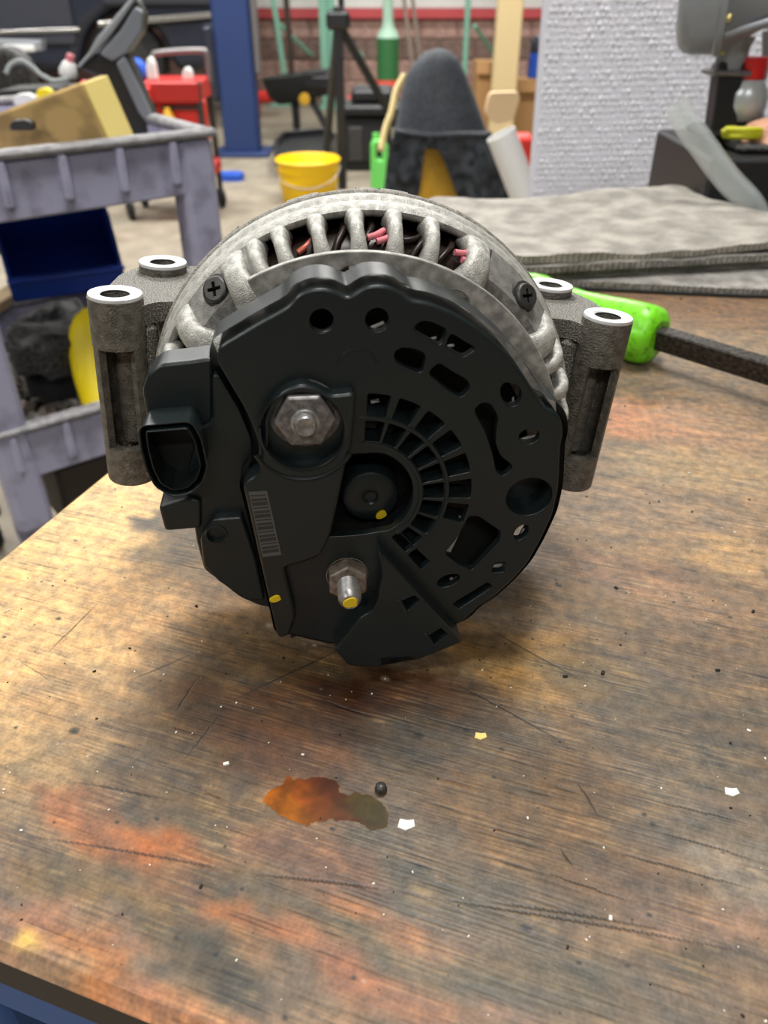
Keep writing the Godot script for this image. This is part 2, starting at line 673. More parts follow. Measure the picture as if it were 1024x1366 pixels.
func room() -> void:
	var mb := new_mb()
	rbox(mb, Vector3(-1, -0.1, -3), Vector3(13, 0.2, 15))
	struct("floor", mb, M.concrete)
	mb = new_mb()
	rbox(mb, Vector3(-1, 4.2, -3), Vector3(13, 0.2, 15))
	struct("ceiling", mb, M.ceiling_white)
	mb = new_mb()
	rbox(mb, Vector3(-7.6, 2.05, -3), Vector3(0.2, 4.1, 15))
	struct("wall_left", mb, M.grey_wall)
	mb = new_mb()
	rbox(mb, Vector3(5.6, 2.05, -3), Vector3(0.2, 4.1, 15))
	struct("wall_right", mb, M.grey_wall)
	mb = new_mb()
	rbox(mb, Vector3(-1, 2.05, 4.6), Vector3(13, 4.1, 0.2))
	struct("wall_front", mb, M.grey_wall)
	mb = new_mb()
	rbox(mb, Vector3(-1, 2.05, -10.13), Vector3(13, 4.1, 0.2))
	var wall := struct("wall_back", mb, M.mortar)
	# painted concrete blocks up to the red band; only the stretch that the shop leaves visible
	var rows := [[0.0, 0.2, "block_pink"], [0.2, 0.2, "block_pink"], [0.4, 0.2, "block_brown"], [0.6, 0.18, "block_pink"]]
	var shared := {}
	for r in rows.size():
		for k in range(-16, 8):
			var w := 0.4
			var xx := k * 0.4 + (0.2 if r % 2 else 0.0)
			if xx < -6.6 or xx > 3.0:
				continue
			var key := r
			if not shared.has(key):
				var bm := new_mb()
				rbox(bm, Vector3(0, 0, 0), Vector3(w - 0.012, rows[r][1] - 0.012, 0.06), 0.006)
				shared[key] = bm.done()
			put("block", shared[key], M[rows[r][2]], wall, Transform3D(Basis(), Vector3(xx, rows[r][0] + rows[r][1] * 0.5, -10.025)))
	mb = new_mb()
	rbox(mb, Vector3(-1, 0.83, -9.99), Vector3(13, 0.09, 0.1), 0.006)
	struct("trim_1", mb, M.red_paint)
	mb = new_mb()
	rbox(mb, Vector3(-1, 2.47, -10.0), Vector3(13, 3.18, 0.06), 0.004)
	struct("wall_upper", mb, M.white_wall)


func turned(at: Vector3, basis := Basis()) -> Transform3D:
	return Transform3D(basis, at)


func hex(af: float) -> PackedVector2Array:
	return circle(Vector2.ZERO, af / sqrt(3.0), -1.0, 0.0, 6)


func alternator() -> void:
	var frame := Basis(Vector3(0.9946, -0.0032, -0.1038), Vector3(0.0, 0.9995, -0.0304), Vector3(0.1038, 0.0302, 0.9941)).orthonormalized()
	var center := Vector3(-0.00703, 0.97699, -0.22012)
	var alt := thing("alternator", "used car alternator with a black plastic rear cover and grey cast housing on the bench", "alternator", center + frame * (BASE * MM), "", frame)
	rear_cover(alt)
	connector(alt)
	studs(alt)
	housing(alt)
	brackets(alt)


func rear_cover(alt: Node3D) -> void:
	var outline := fillet(P([-39.5, 54.4, -29.3, 60.1, -20.4, 64.6, -17.4, 68, -14.1, 69.4, -10.9, 69.7, -7.8, 69, -5, 67.4, -3.1, 66.9, -1.1, 67.9, 1.9, 69.8, 5.1, 70.1, 8.4, 69.6, 11.4, 68, 14.3, 65.5, 20.2, 64.4, 27.9, 61, 35.9, 55.7, 43.3, 49.3, 50.3, 41.3, 56.3, 32.4, 58.9, 28.9, 62.7, 27.4, 65.1, 24.1, 66.2, 19.2, 65.6, 14.3, 66.2, 8.9, 67, -1.7, 66.3, -11.3, 63.2, -22.1, 59.6, -31.7, 54.7, -39.1, 47.8, -47.2, 42.1, -51.3, 37.9, -57.1, 20.8, -63.7, -4.9, -65.8, -13.8, -63.5, -28.2, -57.8, -31.2, -57.5, -34.5, -23, -38.1, 6.2, -33.2, 13.1, -32.7, 21.7, -35.5, 32.2, -42.7, 49, -41.4, 53.1]), 2.5)
	var holes: Array = [
		circle(Vector2(-11.1, 60.1), 3.5), circle(Vector2(5.1, 59.8), 3.5),
		fillet(P([16, 57.3, 18.2, 59.1, 21.5, 58.5, 26.1, 56.1, 24.3, 51.2, 20.1, 53.5, 16.5, 55.7]), 1.4),
		fillet(P([27.1, 55.1, 31.1, 52.4, 35.4, 49.9, 31.4, 47.2, 25.5, 50.7]), 1.4),
		fillet(P([10, 49.4, 12, 51, 16.3, 50.6, 20, 48.6, 18.8, 42.6, 14.5, 44.2, 10.7, 46.6]), 1.6),
		fillet(P([23.8, 45.9, 28.1, 42.7, 32.7, 40, 34.3, 37.5, 31.6, 33.8, 27, 36.8, 20.5, 42.5]), 1.6),
		fillet(P([43.6, 36.6, 44.9, 38.5, 49.3, 37.3, 51, 34.4, 49.9, 30.4, 46.6, 30, 44.1, 33.7]), 1.6),
		fillet(P([35.7, 29.5, 38, 32, 41.1, 31.3, 43.9, 26.5, 43.5, 22.7, 43.7, 17.1, 45.5, 12.6, 50.5, 8.1, 47.7, 4.8, 44.8, 6.1, 43, 13.3, 40.2, 21.1]), 1.4),
		circle(Vector2(54.7, 19.2), 3.4, 2.6), circle(Vector2(57.0, -4.0), 8.0, 7.4),
		circle(Vector2(55.6, -18.5), 2.3, 3.3, -0.5),
		fillet(P([46.1, -35.3, 47.1, -31.2, 51.1, -31, 50.9, -35.4]), 0.8),
		circle(Vector2(30.5, -37.8), 4.3, 2.5, 0.35),
		fillet(P([32.4, -48.7, 45, -39.7, 47.1, -41.9, 35.3, -51.1]), 0.8),
		fillet(P([36.4, -10.5, 39.8, -10.8, 48.2, -17.7, 48, -21.7, 42.1, -29.7, 38.9, -33.8, 33.7, -30.6, 28.5, -25.4, 32.1, -20.6, 35, -14.2]), 1.0),
		fillet(P([9.8, -17.4, 12.5, -15.3, 17.3, -21.7, 14.7, -23.8]), 0.6),
		fillet(P([15.6, -25.4, 18.2, -22.7, 23.4, -28.8, 20.4, -32]), 0.6),
	]
	var cavity := P([-9.0, 15.8, 5.0, 15.8])
	for k in 12:
		cavity.append(Vector2.from_angle(deg_to_rad(64.0 - k * 11.0)) * 17.0)
	cavity.append_array(P([-2.0, -15.6, -13.0, -15.6]))
	holes.append(fillet(cavity, 1.5))
	for a in [81.0, 65.0, 49.0, 33.0, 17.0, 1.0, -15.0, -31.0, -46.0]:
		var w := 6.4 if a > -40.0 else 4.5
		holes.append(fillet(sector(Vector2.ZERO, 20.4, 27.4, a - w, a + w, 5), 0.8))
		if a > -28.0:
			holes.append(fillet(sector(Vector2.ZERO, 29.2, 36.6, a - w * 0.9, a + w * 0.9, 5), 0.8))
	var mb := alt_mb()
	prism(mb, outline, holes, -3.0, 0.0, 0.9, 1.3, true, null, 0.0, 0.35)
	# side wall of the cup
	prism(mb, outline, [inset(dense(outline, 1.5), 2.4)], -16.5, -2.9, 0.0, 1.5)
	# deep walls of the vent grille
	for a in [89.0, 73.0, 57.0, 41.0, 25.0, 9.0, -7.0, -23.0, -39.0]:
		rbox(mb, Vector3(cos(deg_to_rad(a)), sin(deg_to_rad(a)), 0) * 28.4 + Vector3(0, 0, -6.5), Vector3(16.5, 1.4, 8.0), 0.2, Basis(Vector3(0, 0, 1), deg_to_rad(a)))
	for r in [19.4, 28.4]:
		lathe(mb, P([r - 0.9, -10.0, r + 0.9, -10.0, r + 0.9, -0.4, r + 0.5, 0.5, r - 0.5, 0.5, r - 0.9, -0.4, r - 0.9, -10.0]), 44, -54.0, 92.0)
	# cup of the blind pocket
	mb.x = mb.x * turned(Vector3(57.0, -4.0, 0))
	lathe(mb, P([7.9, -0.5, 7.0, -11.0, 0.01, -11.5]), 30)
	mb = obj_cover(alt, mb)
	# raised terminal block with the stud pocket
	mb = alt_mb()
	var block := fillet(P([-30.6, 23.6, -29.9, 31.7, -27.3, 37.3, -23.4, 41.2, -18, 42.9, -13, 41.2, -9.5, 38.7, -1.8, 39.3, -2.7, 30.4, -3.8, 20.6, -5.1, 17, -7.3, 6.7, -11.1, -11.1, -14.9, -20, -21.7, -22.6, -27.6, -23.7, -24.8, -45.4, -27.7, -54.2, -31.9, -55.6, -35.6, -20, -38.5, 9.7, -33.3, 13.2]), 2.2)
	prism(mb, block, [circle(Vector2(-18.5, 27.0), 12.6, -1.0, 0.0, 40)], -3.0, 5.0, 1.1, 1.4)
	mb.x = mb.x * turned(Vector3(-18.5, 27.0, 5.0))
	lathe(mb, P([17.4, -1.0, 17.2, 0.3, 16.6, 0.6, 16.0, 0.3, 15.8, -1.0]), 40, 205.0, 330.0)
	lathe(mb, P([13.6, -1.0, 13.4, 0.5, 12.8, 0.8, 12.4, 0.3, 12.4, -4.0]), 40, 170.0, 320.0)
	obj("terminal_block", mb, M.cover_plastic, alt)
	# stepped base at the left of the cup
	mb = alt_mb()
	prism(mb, fillet(P([-45.5, 40.8, -47.3, 24.9, -52.7, 21.7, -59.7, -0.3, -58.1, -10.9, -58.1, -21, -57, -33.4, -45.5, -47.1, -39, -51.5, -30.5, -54.4, -27.7, -49.6, -24.4, 1.9, -31.7, 13.8, -34.9, 24.9, -42.3, 40.6]), 1.5), [], -27.0, -10.0, 0.8)
	obj("side_base", mb, M.cover_plastic, alt)
	mb = alt_mb()
	prism(mb, fillet(P([-50.8, -9.8, -56, -17.7, -56.3, -28.9, -51.9, -36.2, -42.4, -45.5, -36.2, -46.1, -37.8, -27, -40.9, -9.5]), 1.2), [circle(P([-50.4, -16])[0], 2.9)], -11.0, -6.0, 0.8)
	mb.x = mb.x * turned(Vector3(-50.4, -16, -6))
	lathe(mb, P([4.0, -0.2, 3.8, 0.5, 3.2, 0.5, 2.9, -1.6, 0.01, -1.6]), 26)
	obj("access_plate", mb, M.cover_plastic, alt)
	# printed bar label on the block
	mb = alt_mb()
	prism(mb, P([-36.9, 6.9, -31, 6.8, -28.2, -18.3, -34.5, -18.8]), [], 5.02, 5.14)
	var label := obj("bar_label", mb, M.label_grey, alt)
	var edge_a := P([-36.5, 6.3, -31.5, 6.3])
	var edge_b := P([-34.2, -18.2, -28.7, -17.6])
	for k in 15:
		var t := (k + 0.6) / 15.5
		var p := edge_a[0].lerp(edge_b[0], t)
		var q := edge_a[1].lerp(edge_b[1], t)
		var half := Vector2(0, 0.28 + 0.2 * ((k * 7) % 3))
		mb = alt_mb()
		prism(mb, PackedVector2Array([p - half, q - half, q + half, p + half]), [], 5.1, 5.17)
		obj("printed_bar", mb, M.label_print, label)
	# wedge shaped terminal guard
	mb = alt_mb()
	prism(mb, fillet(P([4.3, -18.4, 6.1, -19.5, 35.7, -61.5, 19.9, -68.5, 3, -71.1, -6.8, -69.3, -11.8, -61.1, -2.8, -47, 2.1, -43.6, 4.2, -38.7, 5.6, -28.3]), 1.4), [fillet(P([12.7, -40.1, 17, -38.1, 19.2, -40.3, 14.7, -44.7]), 0.4), fillet(P([22.9, -57.1, 27.2, -53.9, 29.9, -57, 25.3, -61.6]), 0.4)], -12.0, 7.0, 0.9, 1.2, true, null, 0.0, 0.3)
	for q in [P([10.9, -39.3, 11.9, -39, 15, -46.1, 13.9, -47.1]), P([20.9, -55.8, 22, -55.5, 25.6, -62.4, 24.5, -63.4])]:
		prism(mb, q, [], 6.5, 7.5, 0.2)
	obj("terminal_guard", mb, M.cover_plastic, alt)
	# slip ring cap in the middle
	mb = alt_mb(turned(Vector3(3.2, -5.4, -8)))
	lathe(mb, P([10.2, -10.0, 10.0, -1.4, 9.4, -0.4, 8.6, 0.0, 3.0, 0.4, 2.6, 0.2, 2.0, -0.7, 1.0, -1.0, 0.01, -1.0]), 40, 0.0, 360.0, 0.85)
	obj("slip_ring_cap", mb, M.cover_plastic, alt)
	paint_dot(alt, Vector3(6.8, -12.5, -7.2), 1.9, 1.6, 0.4)
	paint_dot(alt, Vector3(-31.6, -36.9, 5.1), 1.9, 1.5, 0.2)
	# dark inside of the cup, rectifier tabs that glint through the vents
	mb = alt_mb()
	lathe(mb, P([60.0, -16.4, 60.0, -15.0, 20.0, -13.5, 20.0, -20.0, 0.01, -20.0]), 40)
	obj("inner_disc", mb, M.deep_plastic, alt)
	for s in [[Vector3(5.6, 56.5, -5), 4.5, 1.2, 0.4], [Vector3(49.8, 29.2, -5), 3.4, 0.9, 0.2], [Vector3(49.2, 30.4, -4), 2.4, 0.7, 1.6], [Vector3(56, 16.9, -4), 6.2, 0.9, 0.25], [Vector3(57.4, -21.5, -4), 1.9, 3.6, -0.5], [Vector3(49.7, -35.9, -5), 4.0, 1.6, 0.3], [Vector3(32.7, -41.1, -5), 1.6, 1.6, 0.0], [Vector3(5.8, 35.4, -6), 4.0, 1.8, 0.15], [Vector3(4.9, 30.9, -7), 3.0, 1.2, 0.2], [Vector3(22.5, 51.3, -6), 3.0, 1.0, 0.3], [Vector3(28.4, 48.9, -6), 2.4, 1.0, 0.1], [Vector3(33.7, -23.5, -9), 3.0, 14.0, -0.5]]:
		mb = alt_mb()
		rbox(mb, s[0], Vector3(s[1], s[2], 1.6), 0.3, Basis(Vector3(0, 0, 1), s[3]) * Basis(Vector3(1, 0, 0), -0.35))
		obj("rectifier_tab", mb, M.plate_alu, alt)
	# flange ring of moulded mark
	mb = alt_mb(turned(Vector3(-1.1, 44.9, 0)))
	lathe(mb, P([6.6, -0.2, 6.4, 0.35, 5.9, 0.35, 5.7, -0.2]), 26, 15.0, 165.0)
	obj("moulded_arc", mb, M.cover_plastic, alt)


func obj_cover(alt: Node3D, mb: MB) -> MB:
	obj("rear_cover", mb, M.cover_plastic, alt)
	return alt_mb()


func paint_dot(alt: Node3D, at: Vector3, rx: float, ry: float, rot: float) -> void:
	var mb := alt_mb(turned(at))
	var p := circle(Vector2.ZERO, rx, ry, rot, 18)
	for i in p.size():
		p[i] *= 1.0 + 0.13 * sin(i * 0.8)
	prism(mb, p, [], -0.4, 0.35, 0.2, 0.5)
	obj("paint_dot", mb, M.yellow_paint, alt)


func connector(alt: Node3D) -> void:
	var mb := alt_mb()
	prism(mb, fillet(P([-68.1, 35.4, -65.6, 40.8, -61.3, 44.1, -52.8, 44.7, -44.9, 45.6, -47.5, 23.2, -66.5, 20.1, -68.1, 24]), 1.8), [], -24.0, -12.0, 1.2)
	obj("plug_flange", mb, M.cover_plastic, alt)
	mb = alt_mb()
	var shell := fillet(P([-66.5, 27.9, -53.3, 28.5, -51.6, 23.8, -50.9, 14.7, -52.9, 9.6, -56.6, 6.5, -61, 6, -64.8, 9, -66.3, 14.5, -66.8, 21.4]), 1.2)
	prism(mb, shell, [inset(dense(shell, 1.0), 1.3)], -22.0, 1.0, 0.6, 1.0)
	prism(mb, inset(dense(shell, 1.0), 0.8), [], -22.0, -14.0)
	obj("plug_socket", mb, M.cover_plastic, alt)
	mb = alt_mb()
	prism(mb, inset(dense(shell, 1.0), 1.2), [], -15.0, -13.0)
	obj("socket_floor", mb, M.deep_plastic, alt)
	mb = alt_mb()
	prism(mb, fillet(P([-68.5, -4.8, -58.7, -1.9, -54.2, -3.3, -55.5, -14.4, -67.8, -14.8]), 1.4), [], -20.0, -8.0, 0.9)
	obj("plug_block", mb, M.cover_plastic, alt)


func studs(alt: Node3D) -> void:
	# upper flanged nut with a short stud end
	var c := Vector3(-17.6, 31.1, 6)
	var mb := alt_mb(turned(Vector3(c.x, c.y, 0.0)))
	prism(mb, fillet(hex(16.4), 0.5), [], 0.0, 6.5, 1.0, 1.2)
	lathe(mb, P([11.2, -0.5, 11.2, 0.6, 8.0, 1.4]), 36)
	obj("stud_nut", mb, M.nut_steel, alt)
	mb = alt_mb(turned(Vector3(c.x, c.y, 0.0)))
	lathe(mb, P([4.4, 6.0, 4.4, 7.4, 3.9, 7.7, 3.4, 7.7, 3.4, 9.6, 3.0, 10.2, 2.2, 10.2, 1.6, 9.9, 0.01, 9.8]), 30)
	obj("terminal_stud", mb, M.steel, alt)
	# lower long threaded stud
	c = Vector3(-6, -32.3, 0)
	mb = alt_mb(turned(Vector3(c.x, c.y, -1.5)))
	lathe(mb, P([9.4, -3.0, 9.4, 0.6, 9.0, 1.0, 7.2, 1.6]), 36)
	obj("washer", mb, M.rust_steel, alt)
	mb = alt_mb(turned(Vector3(c.x, c.y, -0.5), Basis(Vector3(0, 0, 1), 0.5)))
	prism(mb, fillet(hex(13.2), 0.4), [], 0.0, 6.2, 1.0, 1.2)
	obj("stud_nut", mb, M.rust_steel, alt)
	mb = alt_mb(turned(Vector3(c.x, c.y, 0.0)))
	var prof := P([4.0, 5.0])
	var z := 5.6
	while z < 13.4:
		prof.append(Vector2(4.0, z))
		prof.append(Vector2(3.45, z + 0.55))
		z += 1.1
	prof.append_array(P([4.0, 13.6, 3.5, 14.6, 3.1, 15.2, 2.8, 15.6, 0.01, 15.6]))
	lathe(mb, prof, 26, 0.0, 360.0, 0.9)
	obj("terminal_stud", mb, M.steel, alt)
	paint_dot(alt, Vector3(c.x, c.y, 15.7), 2.3, 2.2, 0.0)


func housing(alt: Node3D) -> void:
	# heat sink plate behind the cover
	var mb := alt_mb()
	var plate := sector(Vector2.ZERO, 48.0, 73.6, -14.0, 117.0, 60)
	prism(mb, fillet(plate, 5.0), [circle(P([-0.3, 63.5])[0], 5.6), circle(P([32.3, 54.7])[0], 5.6)], -26.6, -24.6, 0.4, 1.5)
	obj("heat_sink_plate", mb, M.plate_alu, alt)
	# inner flange of the casting that the cover sits on
	mb = alt_mb(turned(HUB))
	lathe(mb, P([50.0, -36.0, 50.0, -29.4, 58.0, -29.0, 60.4, -29.6, 61.0, -31.5, 60.0, -36.0, 50.0, -36.0]), 72)
	obj("inner_flange", mb, M.cast, alt)
	# outer band with its lip
	mb = alt_mb(turned(HUB))
	lathe(mb, P([73.5, -58.0, 74.5, -50.0, 75.6, -47.8, 77.2, -47.4, 78.4, -49.0, 78.9, -53.0, 78.7, -55.4, 78.0, -56.2, 78.0, -57.0, 79.2, -58.0, 79.8, -60.0, 79.8, -66.0, 73.5, -66.0, 73.5, -58.0]), 96, 0.0, 360.0, 0.6)
	obj("outer_band", mb, M.cast, alt)
	# cooling ribs, one shared shape
	var rib := rib_mesh(2.6)
	var wide := rib_mesh(4.8)
	var a := 0.0
	for base in [42.0, 132.0, 222.0, 312.0]:
		# the wide webs beside each screw, then the thin ribs up to the next pad
		for q in [[-6.5 if base == 132.0 else -13.0, 0.8], [17.0 if base == 42.0 else 13.0, 1.0]]:
			put("cooling_rib", wide, M.cast, alt, Transform3D(Basis(Vector3(0, 0, 1), deg_to_rad(base + q[0] - 90.0)), (HUB - BASE) * MM))
		for k in 6:
			a = base + 30.5 + k * 9.8
			if base != 42.0:
				a = base + 23.5 + k * 9.2
			elif k == 5:
				a = base + 76.8
			put("cooling_rib", rib, M.cast, alt, Transform3D(Basis(Vector3(0, 0, 1), deg_to_rad(a - 90.0)), (HUB - BASE) * MM))
		# screw pad between two wide ribs
		mb = alt_mb(turned(HUB))
		lathe(mb, P([62.0, -40.0, 62.0, -34.0, 70.0, -34.6, 76.4, -45.5, 78.6, -52.0, 74.0, -56.0, 62.0, -40.0]), 12, base - 13.0, base + 13.0)
		obj("screw_pad", mb, M.pad_cast, alt)
		var d := Vector3(cos(deg_to_rad(base)), sin(deg_to_rad(base)), 0)
		var nrm := (d * 0.62 + Vector3(0, 0, 0.78)).normalized()
		var at := HUB + d * 73.6 + Vector3(0, 0, -38.6)
		var x := to_dir(at, at + nrm)
		mb = alt_mb(x)
		var cross := PackedVector2Array()
		for q in [[-0.55, 2.4], [-0.55, 0.55], [-2.4, 0.55], [-2.4, -0.55], [-0.55, -0.55], [-0.55, -2.4], [0.55, -2.4], [0.55, -0.55], [2.4, -0.55], [2.4, 0.55], [0.55, 0.55], [0.55, 2.4]]:
			cross.append(Vector2(q[0], q[1]).rotated(0.3 + base))
		lathe(mb, P([5.6, -4.0, 5.6, -0.4, 5.1, 0.0, 4.5, 0.0]), 30)
		prism(mb, circle(Vector2.ZERO, 4.5, -1.0, 0.0, 32), [cross], -2.0, 1.9, 0.9, 0.8, true, null, 0.0, 0.12)
		var screw := obj("housing_screw", mb, M.dark_screw, alt)
		mb = alt_mb(x)
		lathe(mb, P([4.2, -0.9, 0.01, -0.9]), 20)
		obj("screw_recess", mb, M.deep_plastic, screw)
	# windings seen between the ribs
	mb = alt_mb(turned(HUB))
	var prof := P([56.0, -62.0, 56.0, -36.0, 64.0, -36.5, 68.5, -40.0, 70.5, -46.0, 70.5, -64.0])
	lathe(mb, prof, 60)
	for k in 48:
		var t := TAU * k / 48.0
		var u := Vector3(cos(t), sin(t), 0)
		var w := Vector3(-sin(t), cos(t), 0)
		tube(mb, curve(PackedVector3Array([u * 71.5 + Vector3(0, 0, -62) - w * 2.0, u * 71.8 + Vector3(0, 0, -48) - w * 3.0, u * 69.0 + Vector3(0, 0, -40), u * 64.0 + Vector3(0, 0, -37.0) + w * 3.0]), 4), 1.3, 6)
	obj("stator_winding", mb, M.winding, alt)
	for k in [[87.0, 71.0, -39.5, "insulation"], [84.5, 70.0, -39.0, "insulation"], [63.0, 72.0, -40.0, "insulation"], [60.5, 71.0, -39.0, "insulation"], [77.0, 70.5, -41.0, "winding"], [106.0, 70.0, -41.0, "copper"]]:
		var t := deg_to_rad(k[0])
		var u := Vector3(cos(t), sin(t), 0)
		var w := Vector3(-sin(t), cos(t), 0)
		mb = alt_mb(turned(HUB))
		tube(mb, curve(PackedVector3Array([u * (k[1] - 0.8) + Vector3(0, 0, k[2] + 1.0) + w * 3.0, u * k[1] + Vector3(0, 0, k[2]), u * (k[1] + 0.7) + Vector3(0, 0, k[2] - 3.0) - w * 2.6]), 5), 1.1, 8)
		obj("winding_lead", mb, M[k[3]], alt)
	# laminated stator and the far bracket
	mb = alt_mb(turned(HUB))
	prof = PackedVector2Array()
	prof.append(Vector2(74.0, -88.0))
	for k in 11:
		prof.append(Vector2(76.4 + 0.32 * k - 0.3 * (k % 2), -88.0 + k * 2.2))
	prof.append(Vector2(74.0, -66.0))
	lathe(mb, prof, 72, 0.0, 360.0, 0.9)
	lathe(mb, P([79.0, -67.0, 79.6, -66.6, 80.6, -65.0, 80.6, -63.6, 79.6, -62.6, 78.0, -62.4]), 96, 0.0, 360.0, 0.3)
	obj("stator_core", mb, M.iron_core, alt)
	mb = alt_mb(turned(HUB))
	lathe(mb, P([76.0, -86.0, 74.0, -100.0, 71.0, -108.0, 62.0, -118.0, 40.0, -126.0, 0.01, -127.0]), 72, 0.0, 360.0, 0.5)
	lathe(mb, P([70.0, -86.0, 76.0, -86.0]), 72)
	obj("drive_bracket", mb, M.dirty_cast, alt)
	# small cast lugs that stand up on the rim
	for q in [[88.0, 5.0], [81.0, 7.0], [104.0, 8.0], [59.0, 9.0], [124.0, 4.0]]:
		mb = alt_mb(turned(HUB))
		lathe(mb, P([78.0, -65.5, 80.2, -66.0, 80.6, -67.0, 80.2, -70.0, 77.5, -71.0]), 8, q[0] - q[1] * 0.5, q[0] + q[1] * 0.5)
		obj("rim_lug", mb, M.iron_core, alt)
	mb = alt_mb(turned(HUB))
	prof = P([0.01, -126.0, 28.0, -126.0, 28.0, -130.0])
	for k in 6:
		prof.append_array(P([28.0, -131.0 - k * 3.6, 25.6, -132.8 - k * 3.6]))
	prof.append_array(P([28.0, -153.0, 12.0, -154.0, 0.01, -154.0]))
	lathe(mb, prof, 48, 0.0, 360.0, 0.9)
	obj("belt_pulley", mb, M.steel, alt)


func rib_mesh(half: float) -> ArrayMesh:   # runs from the inner flange over the shoulder to the outer band; the rib stands at 12 o'clock
	var mb := new_mb(Transform3D(Basis().scaled(Vector3.ONE * MM), Vector3.ZERO))
	var path := [[58.5, -31.0, -0.78], [66.5, -31.4, -0.9], [71.2, -32.6, -0.55], [74.2, -36.0, -0.3], [75.8, -41.0, -0.15], [76.6, -46.0, -0.1], [76.8, -50.0, 0.0]]
	var wid := [1.45, 1.2, 0.95, 0.85, 0.9, 1.1, 1.35]
	var rings: Array = []
	for i in path.size():
		var p := Vector3(0, path[i][0], path[i][1])
		var nx: Array = path[mini(i + 1, path.size() - 1)]
		var pv: Array = path[maxi(i - 1, 0)]
		var dirv := Vector3(0, nx[0] - pv[0], nx[1] - pv[1]).normalized()
		var side := Vector3(1, 0, 0)
		var out := side.cross(dirv).normalized()
		if out.y + out.z < 0.0:
			out = -out
		var ring := PackedVector3Array()
		var w: float = half * wid[i]
		for q in [[1.0, -5.0], [1.0, -1.2], [0.86, 0.1], [0.55, 0.9], [0.0, 1.2], [-0.55, 0.9], [-0.86, 0.1], [-1.0, -1.2], [-1.0, -5.0], [0.0, -5.2]]:
			ring.append(p + side * w * q[0] + out * q[1])
		rings.append(ring)
	loft(mb, rings)
	return mb.done()


func brackets(alt: Node3D) -> void:
	var a := Vector3(-0.08, -0.9968, 0.0)
	var b := Basis(Vector3(0.9968, -0.08, 0), Vector3(0, 0, 1), a)
	for s in [[Vector3(-84.0, 50.0, -69.0), 1.0, 11.0, -46.0], [Vector3(103.6, 35.0, -70.0), -1.0, -11.6, -41.0]]:
		var x := Transform3D(b, s[0])
		var m: float = s[1]
		var rx: float = s[2]
		var ry: float = s[3]
		# front boss: solid ends, a long open pocket between them
		var mb := alt_mb(x)
		prism(mb, circle(Vector2.ZERO, 9.9, -1.0, 0.0, 36), [circle(Vector2.ZERO, 5.2)], 1.2, 19.0)
		prism(mb, circle(Vector2.ZERO, 9.7, -1.0, 0.0, 36), [circle(Vector2.ZERO, 5.2)], 60.0, 76.0, 1.0)
		prism(mb, sector(Vector2.ZERO, 6.6, 9.7, 132.0, 408.0, 30), [], 18.5, 60.5)
		prism(mb, circle(Vector2(1.5 * m, -4.6), 4.8), [], 18.5, 60.5)
		obj("mounting_boss", mb, M.dirty_cast, alt)
		# rear boss on the far side
		mb = alt_mb(x * turned(Vector3(rx, ry, 0)))
		prism(mb, circle(Vector2.ZERO, 9.6, -1.0, 0.0, 36), [circle(Vector2.ZERO, 5.2)], 1.2, 4.0)
		prism(mb, fillet(P([-10.0, -10.0, 10.5, -10.0, 10.5, 10.5, -10.0, 10.5]), 5.0), [circle(Vector2.ZERO, 5.2)], 4.0, 60.0)
		obj("mounting_boss", mb, M.dirty_cast, alt)
		for q in [Vector3.ZERO, Vector3(rx, ry, 0)]:
			mb = alt_mb(x * turned(q))
			lathe(mb, P([9.5, 1.4, 9.7, 1.0, 9.5, 0.0, 5.6, 0.0, 5.2, 0.5]), 40, 0.0, 360.0, 0.5)
			obj("machined_face", mb, M.machined, alt)
			mb = alt_mb(x * turned(q))
			lathe(mb, P([5.25, 0.6, 5.25, 18.0, 0.01, 18.0]), 30)
			obj("bolt_bore", mb, M.bore, alt)
		# strap and webs to the housing
		mb = alt_mb(x)
		prism(mb, fillet(P([0.0, 9.2, 7.0 * m, 6.0, 13.0 * m, -4.0, 28.0 * m, -7.0, 32.0 * m, ry - 4.0, 24.0 * m, ry - 10.0, 2.0 * m, ry - 8.0, -5.0 * m, ry + 8.0, -8.0 * m, -5.0]), 3.0), [circle(Vector2.ZERO, 5.2), circle(Vector2(rx, ry), 5.2)], 4.0, 11.5)
		prism(mb, fillet(P([0.0, 9.0, 10.0 * m, 6.0, 30.0 * m, -6.0, 32.0 * m, ry - 4.0, 2.0 * m, ry - 8.0, -8.0 * m, -5.0]), 3.0), [circle(Vector2.ZERO, 5.2)], 62.0, 73.0)
		if m > 0.0:
			rbox(mb, Vector3(10.5, -4.0, 38.0), Vector3(6.0, 9.0, 54.0), 2.5)
		else:
			rbox(mb, Vector3(-11.0, -6.0, 38.0), Vector3(9.0, 9.0, 54.0), 2.5)
		rbox(mb, Vector3(18.0 * m, ry * 0.75, 40.0), Vector3(20.0, 8.0, 50.0), 2.0)
		obj("mounting_web", mb, M.crusty_cast, alt)


const CORNER := Vector3(-0.2262, 0.8985, -0.1518)


# the bench frame: x along its near edge, z out of the near edge, so the top lies at negative z
func bench_x() -> Transform3D:
	return Transform3D(Basis(Vector3(0.9455, 0, 0.3256), Vector3.UP, Vector3(-0.3256, 0, 0.9455)), Vector3(CORNER.x, 0, CORNER.z))


